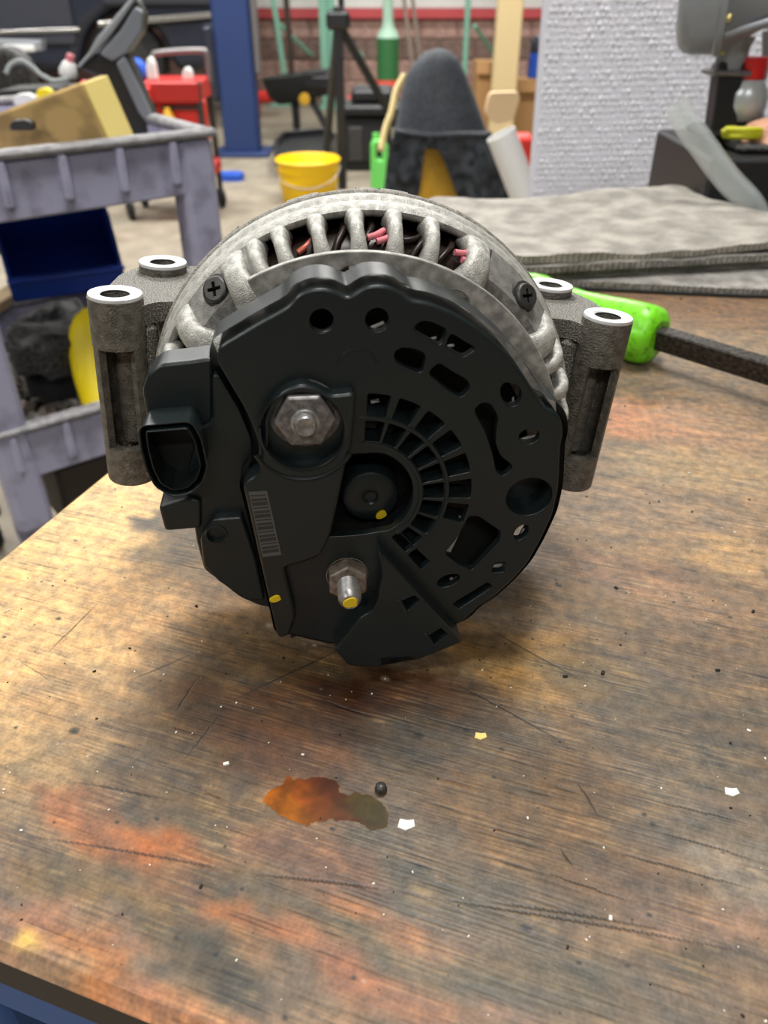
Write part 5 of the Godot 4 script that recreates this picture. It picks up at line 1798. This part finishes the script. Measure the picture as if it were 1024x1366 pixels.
func back_shop() -> void:
	var mb: MB
	# blue post of the vehicle lift
	var p0: Vector3 = Vector3(-1.09, 0, -6.67)
	var t := thing("lift_post", "dark blue steel post of the vehicle lift", "lift post", p0)
	mb = new_mb()
	rbox(mb, Vector3(0, 1.75, 0), Vector3(0.27, 3.5, 0.2), 0.02)
	obj("column", mb, M.lift_blue, t)
	mb = new_mb()
	rbox(mb, Vector3(0.16, 1.2, 0.02), Vector3(0.05, 1.3, 0.06), 0.01)
	obj("carriage_rail", mb, M.nut_steel, t)
	mb = new_mb()
	rbox(mb, Vector3(-0.17, 0.62, 0.03), Vector3(0.1, 0.5, 0.16), 0.03)
	obj("carriage", mb, M.car_black, t)
	mb = new_mb()
	rbox(mb, Vector3(0, 0.015, 0), Vector3(0.42, 0.03, 0.36), 0.005)
	obj("base_plate", mb, M.lift_blue, t)
	car()
	red_cart()
	# small things on the floor round the post
	t = thing("oil_bottle", "white bottle with a yellow lower half beside the blue lift post", "bottle", Vector3(-1.432, 0, -8.092))
	mb = new_mb()
	rbox(mb, Vector3(0, 0.065, 0), Vector3(0.11, 0.13, 0.08), 0.015)
	obj("yellow_half", mb, M.bucket_yellow, t)
	mb = new_mb()
	rbox(mb, Vector3(0, 0.2, 0), Vector3(0.11, 0.14, 0.08), 0.02)
	obj("white_half", mb, M.white_plastic, t)
	mb = new_mb()
	rbox(mb, Vector3(0, 0.295, 0), Vector3(0.07, 0.06, 0.055), 0.015)
	obj("cap", mb, M.insulation, t)
	t = thing("blue_mat", "flat bright blue scrap on the floor beside the red cart", "scrap", Vector3(-1.033, 0, -5.691))
	mb = new_mb()
	prism(mb, fillet(P([-0.08, -0.05, 0.07, -0.06, 0.09, 0.02, 0.02, 0.06, -0.09, 0.04]), 0.02), [], 0.0, 0.05, 0.012, 0.02)
	mb.x = Transform3D()
	obj("scrap", mb, M.bright_blue, t, Transform3D(flat_up(), Vector3.ZERO))
	# racking: pale green uprights with braces
	for q in [[Vector3(-0.565, 0.174, -9.3), 0.16, 0.0, "pale green racking upright left of the black stand"], [Vector3(-1.126, 0.097, -9.5), 0.1, -0.1, "slim green racking upright right of the lift post"], [Vector3(0.852, 0.219, -9.2), 0.1, 0.0, "thin green racking upright above the dark cloth cover"]]:
		var at: Vector3 = q[0]
		t = thing("rack_upright", q[3], "racking", Vector3(at.x, 0, at.z))
		mb = new_mb()
		rbox(mb, Vector3(-q[1] * 0.28, 1.3, 0), Vector3(q[1] * 0.5, 2.6, 0.08), 0.008, Basis(Vector3(0, 0, 1), -q[2]))
		if q[1] > 0.12:
			rbox(mb, Vector3(q[1] * 0.22, 1.3, -0.03), Vector3(q[1] * 0.5, 2.6, 0.05), 0.008)
		obj("upright", mb, M.rack_green, t)
		for k in 3:
			mb = new_mb()
			tube(mb, PackedVector3Array([Vector3(0.05, 0.75 + 0.7 * k, -0.02), Vector3(0.34, 0.45 + 0.7 * k, -0.4)]), 0.022, 8)
			obj("brace", mb, M.rack_green, t)
		mb = new_mb()
		rbox(mb, Vector3(0, 0.01, 0), Vector3(q[1] + 0.08, 0.02, 0.16), 0.004)
		obj("foot_plate", mb, M.rack_green, t)
	# black A frame stand
	var sp: Vector3 = Vector3(-0.268, 0, -5.412)
	t = thing("tripod_stand", "black steel A frame stand in front of the green racking", "stand", sp)
	mb = new_mb()
	rbox(mb, Vector3(0.0, 0.5, 0), Vector3(0.055, 1.0, 0.05), 0.006)
	tube(mb, PackedVector3Array([Vector3(0.02, 0.95, 0), Vector3(0.025, 1.7, 0)]), 0.018, 10)
	obj("mast", mb, M.black_paint, t)
	for q in [Vector3(-0.14, 0.0, -0.25), Vector3(0.36, 0.3, -0.45)]:
		mb = new_mb()
		tube(mb, PackedVector3Array([Vector3(0.0, 0.92, 0), q]), 0.026, 10)
		obj("leg", mb, M.black_paint if q.x > 0.0 else M.rubbish_grey, t)
	mb = new_mb()
	rbox(mb, Vector3(0, 0.93, 0), Vector3(0.14, 0.1, 0.07), 0.02)
	obj("collar", mb, M.black_paint, t)
	# oil drain pan on a pole
	var dp: Vector3 = Vector3(-0.757, 0, -7.657)
	t = thing("oil_drainer", "black oil drain pan on a thin upright pole", "oil drainer", dp)
	mb = new_mb()
	var rings: Array = []
	for q in [[0.0, 0.22], [0.05, 0.3], [0.16, 0.34], [0.2, 0.35]]:
		var ring := PackedVector3Array()
		for k in 24:
			var an := TAU * k / 24.0
			ring.append(Vector3(0.06 + cos(an) * q[1], 0.27 + q[0] + 0.04 * cos(an), sin(an) * q[1] * 0.6))
		rings.append(ring)
	loft(mb, rings)
	obj("pan", mb, M.black_rubber, t)
	mb = new_mb()
	rbox(mb, Vector3(0.2, 0.42, 0.1), Vector3(0.3, 0.16, 0.2), 0.05)
	obj("hood", mb, M.black_paint, t)
	mb = new_mb()
	tube(mb, PackedVector3Array([Vector3(-0.02, 0.0, 0), Vector3(-0.05, 1.5, 0)]), 0.024, 10)
	obj("pole", mb, M.bench_dark, t)
	mb = new_mb(to_dir(Vector3(0.09, 0.3, 0.24), Vector3(0.09, 0.3, 0.5)))
	lathe(mb, P([0.0, -0.02, 0.045, -0.02, 0.045, 0.02, 0.0, 0.025]), 20)
	obj("drain_tap", mb, M.frame_ochre, t)
	mb = new_mb()
	tube(mb, PackedVector3Array([Vector3(0.0, 0.28, 0.05), Vector3(0.0, 0.02, 0.1)]), 0.03, 8)
	tube(mb, PackedVector3Array([Vector3(0.12, 0.3, 0.05), Vector3(0.28, 0.02, 0.1)]), 0.03, 8)
	obj("foot", mb, M.black_paint, t)
	t = thing("red_jack", "red jack arm lying low beside the lift post", "jack", Vector3(-1.166, 0.12, -8.792) * Vector3(1, 0, 1))
	mb = new_mb()
	rbox(mb, Vector3(0, 0.17, 0), Vector3(0.4, 0.1, 0.12), 0.03, Basis(Vector3(0, 0, 1), 0.08))
	rbox(mb, Vector3(-0.1, 0.06, 0), Vector3(0.06, 0.12, 0.1), 0.02)
	obj("arm", mb, M.cart_red, t)
	# shallow black tray on the floor
	var tp: PackedVector3Array = V([-0.738, 0, -5.739, -0.366, 0, -5.691, -0.347, 0, -6.575, -0.439, 0, -6.972, -0.796, 0, -6.768, -0.817, 0, -6.332])
	t = thing("drip_tray", "wide shallow black drip tray on the floor behind the yellow bucket", "tray", tp[0], "", flat_up())
	var o2 := xz(tp)
	for i in o2.size():
		o2[i] -= Vector2(tp[0].x, -tp[0].z)
	mb = new_mb()
	var ol := fillet(o2, 0.08)
	prism(mb, ol, [inset(dense(ol, 0.05), 0.03)], 0.0, 0.15, 0.012, 0.05)
	prism(mb, inset(dense(ol, 0.05), 0.02), [], 0.0, 0.1, 0.0, 0.05)
	obj("tray", mb, M.black_paint, t)
	# black box truck behind the stand
	var kp: Vector3 = Vector3(-0.117, 0, -5.996)
	t = thing("black_tub", "black plastic tub with grey side panel behind the stand", "tub", kp)
	mb = new_mb()
	rbox(mb, Vector3(0.0, 0.2, -0.12), Vector3(0.34, 0.32, 0.3), 0.03)
	obj("tub", mb, M.black_rubber, t)
	mb = new_mb()
	rbox(mb, Vector3(0.02, 0.39, -0.12), Vector3(0.44, 0.07, 0.36), 0.02)
	rbox(mb, Vector3(0.04, 0.47, -0.14), Vector3(0.3, 0.1, 0.25), 0.03)
	obj("lid", mb, M.black_paint, t)
	mb = new_mb()
	rbox(mb, Vector3(-0.08, 0.18, 0.035), Vector3(0.1, 0.22, 0.02), 0.008)
	obj("side_panel", mb, M.rubbish_grey, t)
	mb = new_mb()
	rbox(mb, Vector3(0.0, 0.03, -0.12), Vector3(0.3, 0.06, 0.26), 0.01)
	obj("skid", mb, M.black_paint, t)
	t = thing("orange_box", "small orange-red box low against the back wall", "box", Vector3(-0.25, 0, -8.575))
	mb = new_mb()
	rbox(mb, Vector3(0, 0.1, 0), Vector3(0.2, 0.2, 0.15), 0.015)
	rbox(mb, Vector3(0.0, 0.22, 0), Vector3(0.14, 0.04, 0.1), 0.01)
	obj("carton", mb, M.orange_red, t)
	# yellow bucket
	var bp: Vector3 = Vector3(-0.459, 0, -5.115)
	t = thing("bucket", "bright yellow plastic bucket on the shop floor", "bucket", bp)
	mb = new_mb(turned(Vector3.ZERO, Basis(Vector3(1, 0, 0), -PI / 2)))
	lathe(mb, P([0.0, 0.0, 0.16, 0.0, 0.165, 0.01, 0.176, 0.1, 0.181, 0.11, 0.176, 0.12, 0.184, 0.17, 0.19, 0.18, 0.185, 0.19, 0.19, 0.225, 0.198, 0.232, 0.19, 0.24, 0.182, 0.232, 0.155, 0.03, 0.0, 0.02]), 44, 0.0, 360.0, 0.5)
	obj("shell", mb, M.bucket_yellow, t)
	mb = new_mb()
	var hp := PackedVector3Array()
	for k in 17:
		var an := PI * k / 16.0
		hp.append(Vector3(cos(an) * 0.196, 0.2 - 0.1 * sin(an), sin(an) * 0.17 + 0.02))
	tube(mb, hp, 0.004, 6)
	obj("bail_handle", mb, M.steel, t)
	# green jug
	var jp: Vector3 = Vector3(-0.029, 0, -5.346)
	t = thing("jug", "pale green plastic jug with a handle hole beside the dark cover", "jug", jp)
	mb = new_mb()
	prism(mb, fillet(P([-0.055, 0.0, 0.055, 0.0, 0.055, 0.27, 0.02, 0.31, -0.035, 0.31, -0.055, 0.28]), 0.02), [fillet(P([-0.018, 0.2, 0.016, 0.19, 0.016, 0.27, -0.012, 0.28]), 0.012)], -0.04, 0.04, 0.014, 0.02)
	obj("body", mb, M.jug_green, t)
	mb = new_mb(turned(Vector3(-0.02, 0.31, 0), Basis(Vector3(1, 0, 0), -PI / 2)))
	lathe(mb, P([0.022, -0.005, 0.022, 0.03, 0.0, 0.032]), 18)
	obj("cap", mb, M.jug_green, t)
	# gas cylinder
	var gp: Vector3 = Vector3(0.035, 0.162, -8.2)
	t = thing("gas_cylinder", "tall dark green gas cylinder with an orange strap near the back wall", "gas cylinder", Vector3(gp.x, 0, gp.z))
	mb = new_mb(turned(Vector3.ZERO, Basis(Vector3(1, 0, 0), -PI / 2)))
	lathe(mb, P([0.0, 0.0, 0.095, 0.0, 0.1, 0.02, 0.1, 0.7, 0.0, 0.7]), 32)
	obj("body", mb, M.bottle_green, t)
	mb = new_mb(turned(Vector3.ZERO, Basis(Vector3(1, 0, 0), -PI / 2)))
	lathe(mb, P([0.1, 0.7, 0.085, 0.74, 0.055, 0.78, 0.046, 0.84, 0.046, 1.0, 0.0, 1.0]), 32)
	obj("shoulder", mb, M.cylinder_collar, t)
	mb = new_mb(turned(Vector3.ZERO, Basis(Vector3(1, 0, 0), -PI / 2)))
	lathe(mb, P([0.1, 0.32, 0.108, 0.32, 0.108, 0.37, 0.1, 0.37]), 28)
	obj("strap", mb, M.orange_red, t)
	mb = new_mb()
	rbox(mb, Vector3(0, 1.08, 0), Vector3(0.06, 0.16, 0.06), 0.01)
	obj("valve", mb, M.brass_bolt, t)
	for q in [[Vector3(0.246, 0.159, -8.8), "rust brown steel bar leaning right of the gas cylinder"], [Vector3(0.332, 0.148, -8.9), "second rust brown steel bar from the gas cylinder"]]:
		var at: Vector3 = q[0]
		t = thing("steel_bar", q[1], "bar", Vector3(at.x, 0, at.z))
		mb = new_mb()
		tube(mb, PackedVector3Array([Vector3(0.1, 0, 0), Vector3(-0.1, 1.3, -0.5)]), 0.02, 8)
		obj("bar", mb, M.rust_steel, t)
	draped_cover()
	# right of the cover: timber post, cartons, plate, white roll
	var wp: Vector3 = Vector3(0.861, 0.445, -6.4)
	t = thing("timber_post", "pale square timber post in front of the back wall", "post", Vector3(wp.x, 0, wp.z))
	mb = new_mb()
	rbox(mb, Vector3(0, 1.9, 0), Vector3(0.17, 3.8, 0.14), 0.008)
	obj("post", mb, M.post_wood, t)
	for q in [[Vector3(0.778, 0.366, -6.9), Vector3(0.16, 0.62, 0.2), 0.12, "brown folded carton left of the timber post", "carton"], [Vector3(1.095, 0.286, -6.7), Vector3(0.3, 0.519, 0.2), 0.0, "brown carton right of the timber post", "carton"]]:
		var at: Vector3 = q[0]
		var s: Vector3 = q[1]
		t = thing("carton", q[3], "carton", Vector3(at.x, 0, at.z))
		mb = new_mb()
		rbox(mb, Vector3(0, s.y * 0.5, 0), s, 0.006, Basis(Vector3.UP, q[2]))
		obj("box", mb, M.carton, t)
		mb = new_mb()
		rbox(mb, Vector3(-s.x * 0.2, s.y - 0.04, s.z * 0.5 + 0.02), Vector3(s.x * 0.6, 0.09, 0.006), 0.002, Basis(Vector3(1, 0, 0), -0.3))
		obj("flap", mb, M.carton, t)
	var fp: PackedVector3Array = V([0.5, 0.683, -4.2, 0.631, 0.686, -4.2, 0.648, 0.661, -4.2, 0.625, 0.564, -4.2, 0.536, 0.545, -4.2, 0.482, 0.597, -4.2])
	t = thing("carton_flap", "light tan board leaning above the white roll", "board", Vector3(fp[3].x, 0, fp[3].z))
	mb = new_mb()
	prism(mb, fillet(panel_poly(fp, t.position), 0.02), [], -0.03, 0.0, 0.004, 0.05)
	obj("board", mb, M.tan_board, t)
	mb = new_mb()
	rbox(mb, Vector3(-0.06, 0.21, -0.05), Vector3(0.12, 0.42, 0.04), 0.01)
	obj("prop", mb, M.car_black, t)
	var a: Vector3 = Vector3(0.365, 0.724, -2.7)
	var b: Vector3 = Vector3(0.456, 0.542, -2.7)
	t = thing("white_roll", "white cylinder leaning between the dark cover and the wrapped panel", "roll", Vector3(b.x, 0.0, b.z))
	var foot := Vector3.ZERO
	var top := a - t.position
	var low := b - t.position
	foot = low + (low - top) * (low.y / maxf(0.1, top.y - low.y))
	mb = new_mb(to_dir(foot, top))
	var ln := foot.distance_to(top)
	lathe(mb, P([0.0, 0.0, 0.046, 0.0, 0.046, ln, 0.042, ln, 0.04, ln - 0.1, 0.0, ln - 0.1]), 30)
	obj("roll", mb, M.white_plastic, t)
	t = thing("red_tool", "small red tool case low behind the white roll", "tool case", Vector3(0.71, 0.399, -4.4))
	mb = new_mb()
	rbox(mb, Vector3(0, 0, 0), Vector3(0.12, 0.16, 0.1), 0.03)
	rbox(mb, Vector3(0, -0.3, 0), Vector3(0.2, 0.44, 0.16), 0.02)
	obj("case", mb, M.cart_red, t)
	t = thing("blue_can", "blue and black spray can beside the wrapped panel's edge", "can", Vector3(1.105, 0.518, -6.7) * Vector3(1, 0, 1) + Vector3(0.02, 0.522, 0))
	mb = new_mb(turned(Vector3.ZERO, Basis(Vector3(1, 0, 0), -PI / 2)))
	lathe(mb, P([0.0, 0.0, 0.05, 0.0, 0.05, 0.16, 0.0, 0.16]), 24)
	obj("can", mb, M.bright_blue, t)
	mb = new_mb(turned(Vector3.ZERO, Basis(Vector3(1, 0, 0), -PI / 2)))
	lathe(mb, P([0.05, 0.16, 0.05, 0.24, 0.03, 0.27, 0.0, 0.27]), 24)
	obj("cap", mb, M.car_black, t)


func car() -> void:
	var x1: Vector3 = Vector3(-1.344, 0.482, -7.6)
	var t := thing("car", "black car raised on the lift at the top left", "car", Vector3(x1.x, 0, x1.z))
	var mb := new_mb()
	# body side as a profile across z
	var prof := P([-4.4, 0.62, -4.3, 0.5, -3.72, 0.47, -3.6, 0.78, -3.3, 0.95, -3.0, 0.78, -2.88, 0.47, -1.25, 0.47, -1.12, 0.78, -0.82, 0.95, -0.52, 0.78, -0.42, 0.47, -0.08, 0.5, 0.0, 0.62, 0.02, 0.95, -0.06, 1.2, -0.35, 1.55, -1.0, 1.9, -2.6, 1.95, -3.3, 1.6, -4.2, 1.4, -4.4, 1.1])
	prism(mb, fillet(prof, 0.12), [], -1.7, 0.0, 0.09, 0.12)
	obj("body_shell", mb, M.car_black, t)
	for q in [[-2.82, -1.96], [-1.92, -1.2]]:
		mb = new_mb()
		prism(mb, fillet(P([q[0], 0.68, q[1], 0.68, q[1], 1.32, q[0], 1.32]), 0.05), [], 0.0, 0.03, 0.015, 0.1)
		var door := obj("door", mb, M.car_panel, t)
		mb = new_mb()
		rbox(mb, Vector3(q[0] + 0.42, 0.78, 0.035), Vector3(0.7, 0.03, 0.02), 0.006, Basis(Vector3(0, 0, 1), 0.03))
		obj("trim_strip", mb, M.chrome, door)
	mb = new_mb()
	rbox(mb, Vector3(-0.52, 0.86, 0.03), Vector3(0.95, 0.045, 0.04), 0.01, Basis(Vector3(0, 0, 1), 0.07))
	obj("bumper_strip", mb, M.chrome, t)
	mb = new_mb()
	rbox(mb, Vector3(-0.48, 1.05, 0.02), Vector3(0.9, 0.2, 0.06), 0.03)
	obj("bumper_panel", mb, M.car_panel, t)
	for q in [-3.3, -0.82]:
		mb = new_mb(turned(Vector3(q, 0.55, -0.12)))
		lathe(mb, P([0.0, -0.1, 0.3, -0.1, 0.32, -0.06, 0.32, 0.06, 0.3, 0.1, 0.2, 0.1]), 36)
		var wheel := obj("wheel", mb, M.black_rubber, t)
		mb = new_mb(turned(Vector3(q, 0.55, -0.03)))
		lathe(mb, P([0.21, 0.0, 0.2, 0.01, 0.06, -0.02, 0.0, 0.0]), 30)
		obj("rim", mb, M.dark_screw, wheel)
	# grey body trim that hangs at the left
	var gp: PackedVector3Array = V([-3.131, 0.742, -7.2, -2.698, 0.732, -7.2, -2.715, 0.661, -7.2, -3.16, 0.64, -7.2])
	t = thing("lift_beam", "grey steel lift beam reaching under the black car at the left edge", "lift beam", Vector3(gp[1].x, 0, gp[1].z))
	mb = new_mb()
	prism(mb, panel_poly(gp, t.position), [], -0.12, 0.0, 0.01, 0.1)
	obj("arm", mb, M.motor_grey, t)
	mb = new_mb()
	rbox(mb, Vector3(-0.18, 0.68, -0.04), Vector3(0.24, 0.05, 0.1), 0.01)
	obj("pad", mb, M.white_plastic, t)
	mb = new_mb()
	rbox(mb, Vector3(-0.5, 0.26, -0.06), Vector3(0.14, 0.52, 0.12), 0.02)
	obj("prop", mb, M.black_paint, t)


func red_cart() -> void:
	var p: Vector3 = Vector3(-1.196, 0, -4.773)
	var t := thing("tool_cart", "red steel tool cart on casters beside the lift post", "tool cart", Vector3(p.x, 0, p.z))
	var mb := new_mb()
	rbox(mb, Vector3(0, 0.64, 0), Vector3(0.48, 0.1, 0.34), 0.01)
	obj("top_tray", mb, M.cart_red_dark, t)
	mb = new_mb()
	rbox(mb, Vector3(-0.13, 0.54, 0.18), Vector3(0.24, 0.26, 0.04), 0.008)
	obj("left_panel", mb, M.cart_red, t)
	mb = new_mb()
	rbox(mb, Vector3(0.12, 0.5, 0.1), Vector3(0.26, 0.2, 0.05), 0.008)
	var dr := obj("drawer", mb, M.cart_red, t)
	mb = new_mb()
	rbox(mb, Vector3(0.12, 0.565, 0.135), Vector3(0.2, 0.016, 0.02), 0.004)
	obj("drawer_handle", mb, M.dark_screw, dr)
	mb = new_mb()
	rbox(mb, Vector3(0.0, 0.24, 0), Vector3(0.5, 0.07, 0.34), 0.01)
	obj("lower_shelf", mb, M.cart_red_dark, t)
	for sx in [-0.23, 0.23]:
		for sz in [-0.15, 0.15]:
			mb = new_mb()
			rbox(mb, Vector3(sx, 0.38, sz), Vector3(0.028, 0.62, 0.028), 0.004)
			obj("leg", mb, M.rubbish_grey, t)
			mb = new_mb(turned(Vector3(sx, 0.055, sz), Basis(Vector3.UP, PI / 2 + 0.5)))
			lathe(mb, P([0.0, -0.016, 0.045, -0.016, 0.055, -0.01, 0.055, 0.01, 0.045, 0.016, 0.0, 0.016]), 22)
			obj("caster", mb, M.black_rubber, t)
	mb = new_mb()
	tube(mb, curve(PackedVector3Array([Vector3(-0.05, 0.7, -0.12), Vector3(-0.05, 0.78, -0.12), Vector3(0.0, 0.8, -0.12), Vector3(0.2, 0.81, -0.12), Vector3(0.24, 0.79, -0.12), Vector3(0.24, 0.66, -0.12)]), 5), 0.016, 8)
	obj("handle", mb, M.nut_steel, t)
	for q in [[Vector3(-0.12, 0.69, 0.06), Vector3(0.14, 0.1, 0.1), "blue and white bag on top of the red cart", "bag", "bright_blue"], [Vector3(-0.01, 0.69, 0.1), Vector3(0.05, 0.11, 0.05), "small white bottle on top of the red cart", "bottle", "white_plastic"], [Vector3(0.17, 0.69, 0.08), Vector3(0.05, 0.06, 0.05), "white cup at the right end of the red cart's top", "cup", "white_plastic"], [Vector3(0.1, 0.276, 0.1), Vector3(0.14, 0.06, 0.1), "black box on the red cart's lower shelf", "box", "black_paint"]]:
		var it := thing(q[2].split(" on ")[0].split(" at ")[0].replace(" ", "_"), q[2], q[3], t.position + q[0])
		mb = new_mb()
		var s: Vector3 = q[1]
		prism(mb, fillet(P([-s.x * 0.5, 0.0, s.x * 0.5, 0.0, s.x * 0.45, s.y * 0.7, s.x * 0.15, s.y, -s.x * 0.2, s.y * 0.9, -s.x * 0.48, s.y * 0.5]), s.x * 0.2), [], -s.z * 0.5, s.z * 0.5, s.y * 0.1, 0.02)
		obj("body", mb, M[q[4]], it)
	var cone := thing("yellow_cone", "small yellow cone with a grey foot on the red cart's front", "cone", t.position + Vector3(0.06, 0.42, 0.17))
	mb = new_mb(turned(Vector3.ZERO, Basis(Vector3(1, 0, 0), -PI / 2)))
	lathe(mb, P([0.05, 0.05, 0.045, 0.08, 0.02, 0.13, 0.012, 0.15, 0.0, 0.15]), 22)
	obj("cone", mb, M.frame_ochre, cone)
	mb = new_mb(turned(Vector3.ZERO, Basis(Vector3(1, 0, 0), -PI / 2)))
	lathe(mb, P([0.0, 0.0, 0.04, 0.0, 0.05, 0.05, 0.0, 0.05]), 22)
	obj("foot", mb, M.trim_grey, cone)


# dark cloth cover hanging over a yellow framed seat
func draped_cover() -> void:
	var t3 := 3.1
	var c: Vector3 = Vector3(0.26, 0.433, -3.277)
	var t := thing("draped_cover", "dark grey cloth cover draped over a yellow framed seat", "cover", Vector3(c.x, 0, c.z))
	var o := t.position
	var mb := new_mb()
	# upper hood: rings across height, each a rounded outline that widens downwards
	var left: PackedVector3Array = V([0.146, 0.906, -3.276, 0.109, 0.878, -3.276, 0.077, 0.835, -3.276, 0.061, 0.762, -3.276, 0.045, 0.674, -3.276, 0.034, 0.619, -3.276])
	var right: PackedVector3Array = V([0.243, 0.91, -3.276, 0.277, 0.873, -3.276, 0.302, 0.82, -3.276, 0.34, 0.747, -3.276, 0.379, 0.671, -3.276, 0.406, 0.609, -3.276])
	var rings: Array = []
	for i in 7:
		var ring := PackedVector3Array()
		var l: Vector3
		var r: Vector3
		if i == 0:
			l = (left[0] * 0.55 + right[0] * 0.45) + Vector3(0, 0.012, 0)
			r = (left[0] * 0.45 + right[0] * 0.55) + Vector3(0, 0.012, 0)
		else:
			l = left[i - 1]
			r = right[i - 1]
		var m := (l + r) * 0.5 - o
		var hw := (r.x - l.x) * 0.5
		for k in 36:
			var an := TAU * k / 36.0
			var wob := 1.0 + 0.02 * sin(an * 9.0 + i * 0.6) * i / 6.0
			ring.append(Vector3(m.x + cos(an) * hw * wob, m.y + 0.01 * sin(an * 3.0) * i / 6.0, sin(an) * hw * 0.7 * wob))
		rings.append(ring)
	rings.reverse()
	loft(mb, rings)
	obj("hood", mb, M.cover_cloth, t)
	# skirts: two hanging panels with folds and a gap between them
	for side in [V([0.038, 0.678, -3.12, 0.168, 0.668, -3.12, 0.148, 0.596, -3.12, 0.126, 0.385, -3.12, -0.011, 0.385, -3.12, 0.011, 0.57, -3.12]), V([0.157, 0.668, -3.12, 0.389, 0.668, -3.12, 0.435, 0.57, -3.12, 0.514, 0.385, -3.12, 0.303, 0.385, -3.12, 0.214, 0.583, -3.12])]:
		mb = new_mb()
		var poly := panel_poly(side, o)
		var ext := PackedVector2Array()
		for p in poly:
			ext.append(p if p.y > 0.45 else Vector2(p.x, p.y))
		var f := noise(3.0, 71, 2)
		var warp := func(p: Vector3) -> Vector3:
			return Vector3(p.x, p.y, p.z + 0.03 * sin(p.x * 34.0 + p.y * 8.0) * clampf((0.62 - p.y) * 3.0, 0.1, 1.0) + f.get_noise_2d(p.x * 9.0, p.y * 9.0) * 0.02)
		prism(mb, fillet(ext, 0.01), [], 0.14, 0.16, 0.004, 0.02, true, warp, 0.025)
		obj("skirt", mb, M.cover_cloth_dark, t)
	mb = new_mb()
	tube(mb, curve(PackedVector3Array([Vector3(0.04, 0.674, -3.11) - o + Vector3(0, 0, 0.007), Vector3(0.157, 0.66, -3.11) - o + Vector3(0, 0, 0.007), Vector3(0.27, 0.664, -3.11) - o + Vector3(0, 0, 0.007), Vector3(0.372, 0.662, -3.11) - o + Vector3(0, 0, 0.005)])), 0.006, 8)
	obj("hem", mb, M.cover_cloth, t)
	mb = new_mb()
	prism(mb, panel_poly(V([0.147, 0.62, -3.24, 0.209, 0.62, -3.24, 0.338, 0.357, -3.24, 0.101, 0.357, -3.24]), o), [], 0.0, 0.05, 0.006, 0.05)
	obj("seat_frame", mb, M.frame_ochre, t)
	var rail: PackedVector3Array = V([0.085, 0.803, -3.646, 0.049, 0.747, -3.609, 0.03, 0.676, -3.561, 0.006, 0.621, -3.524, -0.012, 0.55, -3.476])
	for i in rail.size():
		rail[i] -= o
	mb = new_mb()
	tube(mb, curve(rail), 0.014, 8)
	obj("side_rail", mb, M.frame_pale, t)
	for q in [[-0.16, -0.1], [0.16, -0.1], [-0.16, 0.12], [0.16, 0.12]]:
		mb = new_mb()
		tube(mb, PackedVector3Array([Vector3(q[0], 0.0, q[1]), Vector3(q[0] * 0.8, 0.5, q[1])]), 0.016, 8)
		obj("leg", mb, M.frame_ochre, t)


func debris() -> void:
	# larger flakes lie as things of their own, the grit as one stuff object
	var rng := RandomNumberGenerator.new()
	rng.seed = 41
	var y := CORNER.y
	for q in [[Vector3(0.007, 0.898, -0.151), 0.0028, "largest white paint chip, beside the orange oil stain", "chip_white"], [Vector3(0.114, 0.898, -0.163), 0.0024, "cream paint chip near the right edge of the bench", "chip_white"], [Vector3(0.034, 0.898, -0.186), 0.0022, "small hollow pale chip between the guard and the bench's right", "lumber_end"]]:
		var t := thing("paint_chip", q[2], "chip", q[0])
		var mb := new_mb(turned(Vector3.ZERO, flat_up()))
		var r: float = q[1]
		prism(mb, P([-r, -r * 0.5, -r * 0.1, -r * 0.9, r, -r * 0.4, r * 0.9, r * 0.5, r * 0.2, r * 0.4, -r * 0.7, r * 0.6]), [], 0.0, 0.0008, 0.0002, 0.01)
		obj("flake", mb, M[q[3]], t)
	var bp: Vector3 = Vector3(-0.001, 0.898, -0.163)
	var bead := thing("metal_bead", "tiny dark metal bead at the edge of the oil stain", "bead", bp)
	var bm := new_mb(turned(Vector3.ZERO, Basis(Vector3(1, 0, 0), -PI / 2)))
	lathe(bm, P([0.0, 0.0, 0.0014, 0.0004, 0.0021, 0.0016, 0.0018, 0.003, 0.0009, 0.0037, 0.0, 0.0038]), 18, 0.0, 360.0, 0.3)
	obj("bead", bm, M.dark_screw, bead)
	for pale in [false, true]:
		var mb := new_mb()
		for k in (420 if pale else 520):
			var s := rng.randf_range(0.00018, 0.0005) if k % 14 else rng.randf_range(0.0006, 0.0012)
			var u := rng.randf_range(0.01, 0.5)
			var v := rng.randf() * (0.25 if k % 2 else 0.62) + 0.005
			var c := bench_x() * Vector3(u, 0, -v)
			c.y = y + s * 0.3
			rbox(mb, c, Vector3(s * 1.6, s * 0.8, s) * rng.randf_range(0.6, 1.4), s * 0.25, Basis(Vector3.UP, rng.randf() * 6.0))
		var o := obj("white_grit" if pale else "dark_grit", mb, M.chip_white if pale else M.crumb)
		o.set_meta("kind", "stuff")
		tag(o, "white paint grit scattered over the plywood bench" if pale else "black dirt crumbs scattered over the plywood bench", "grit")
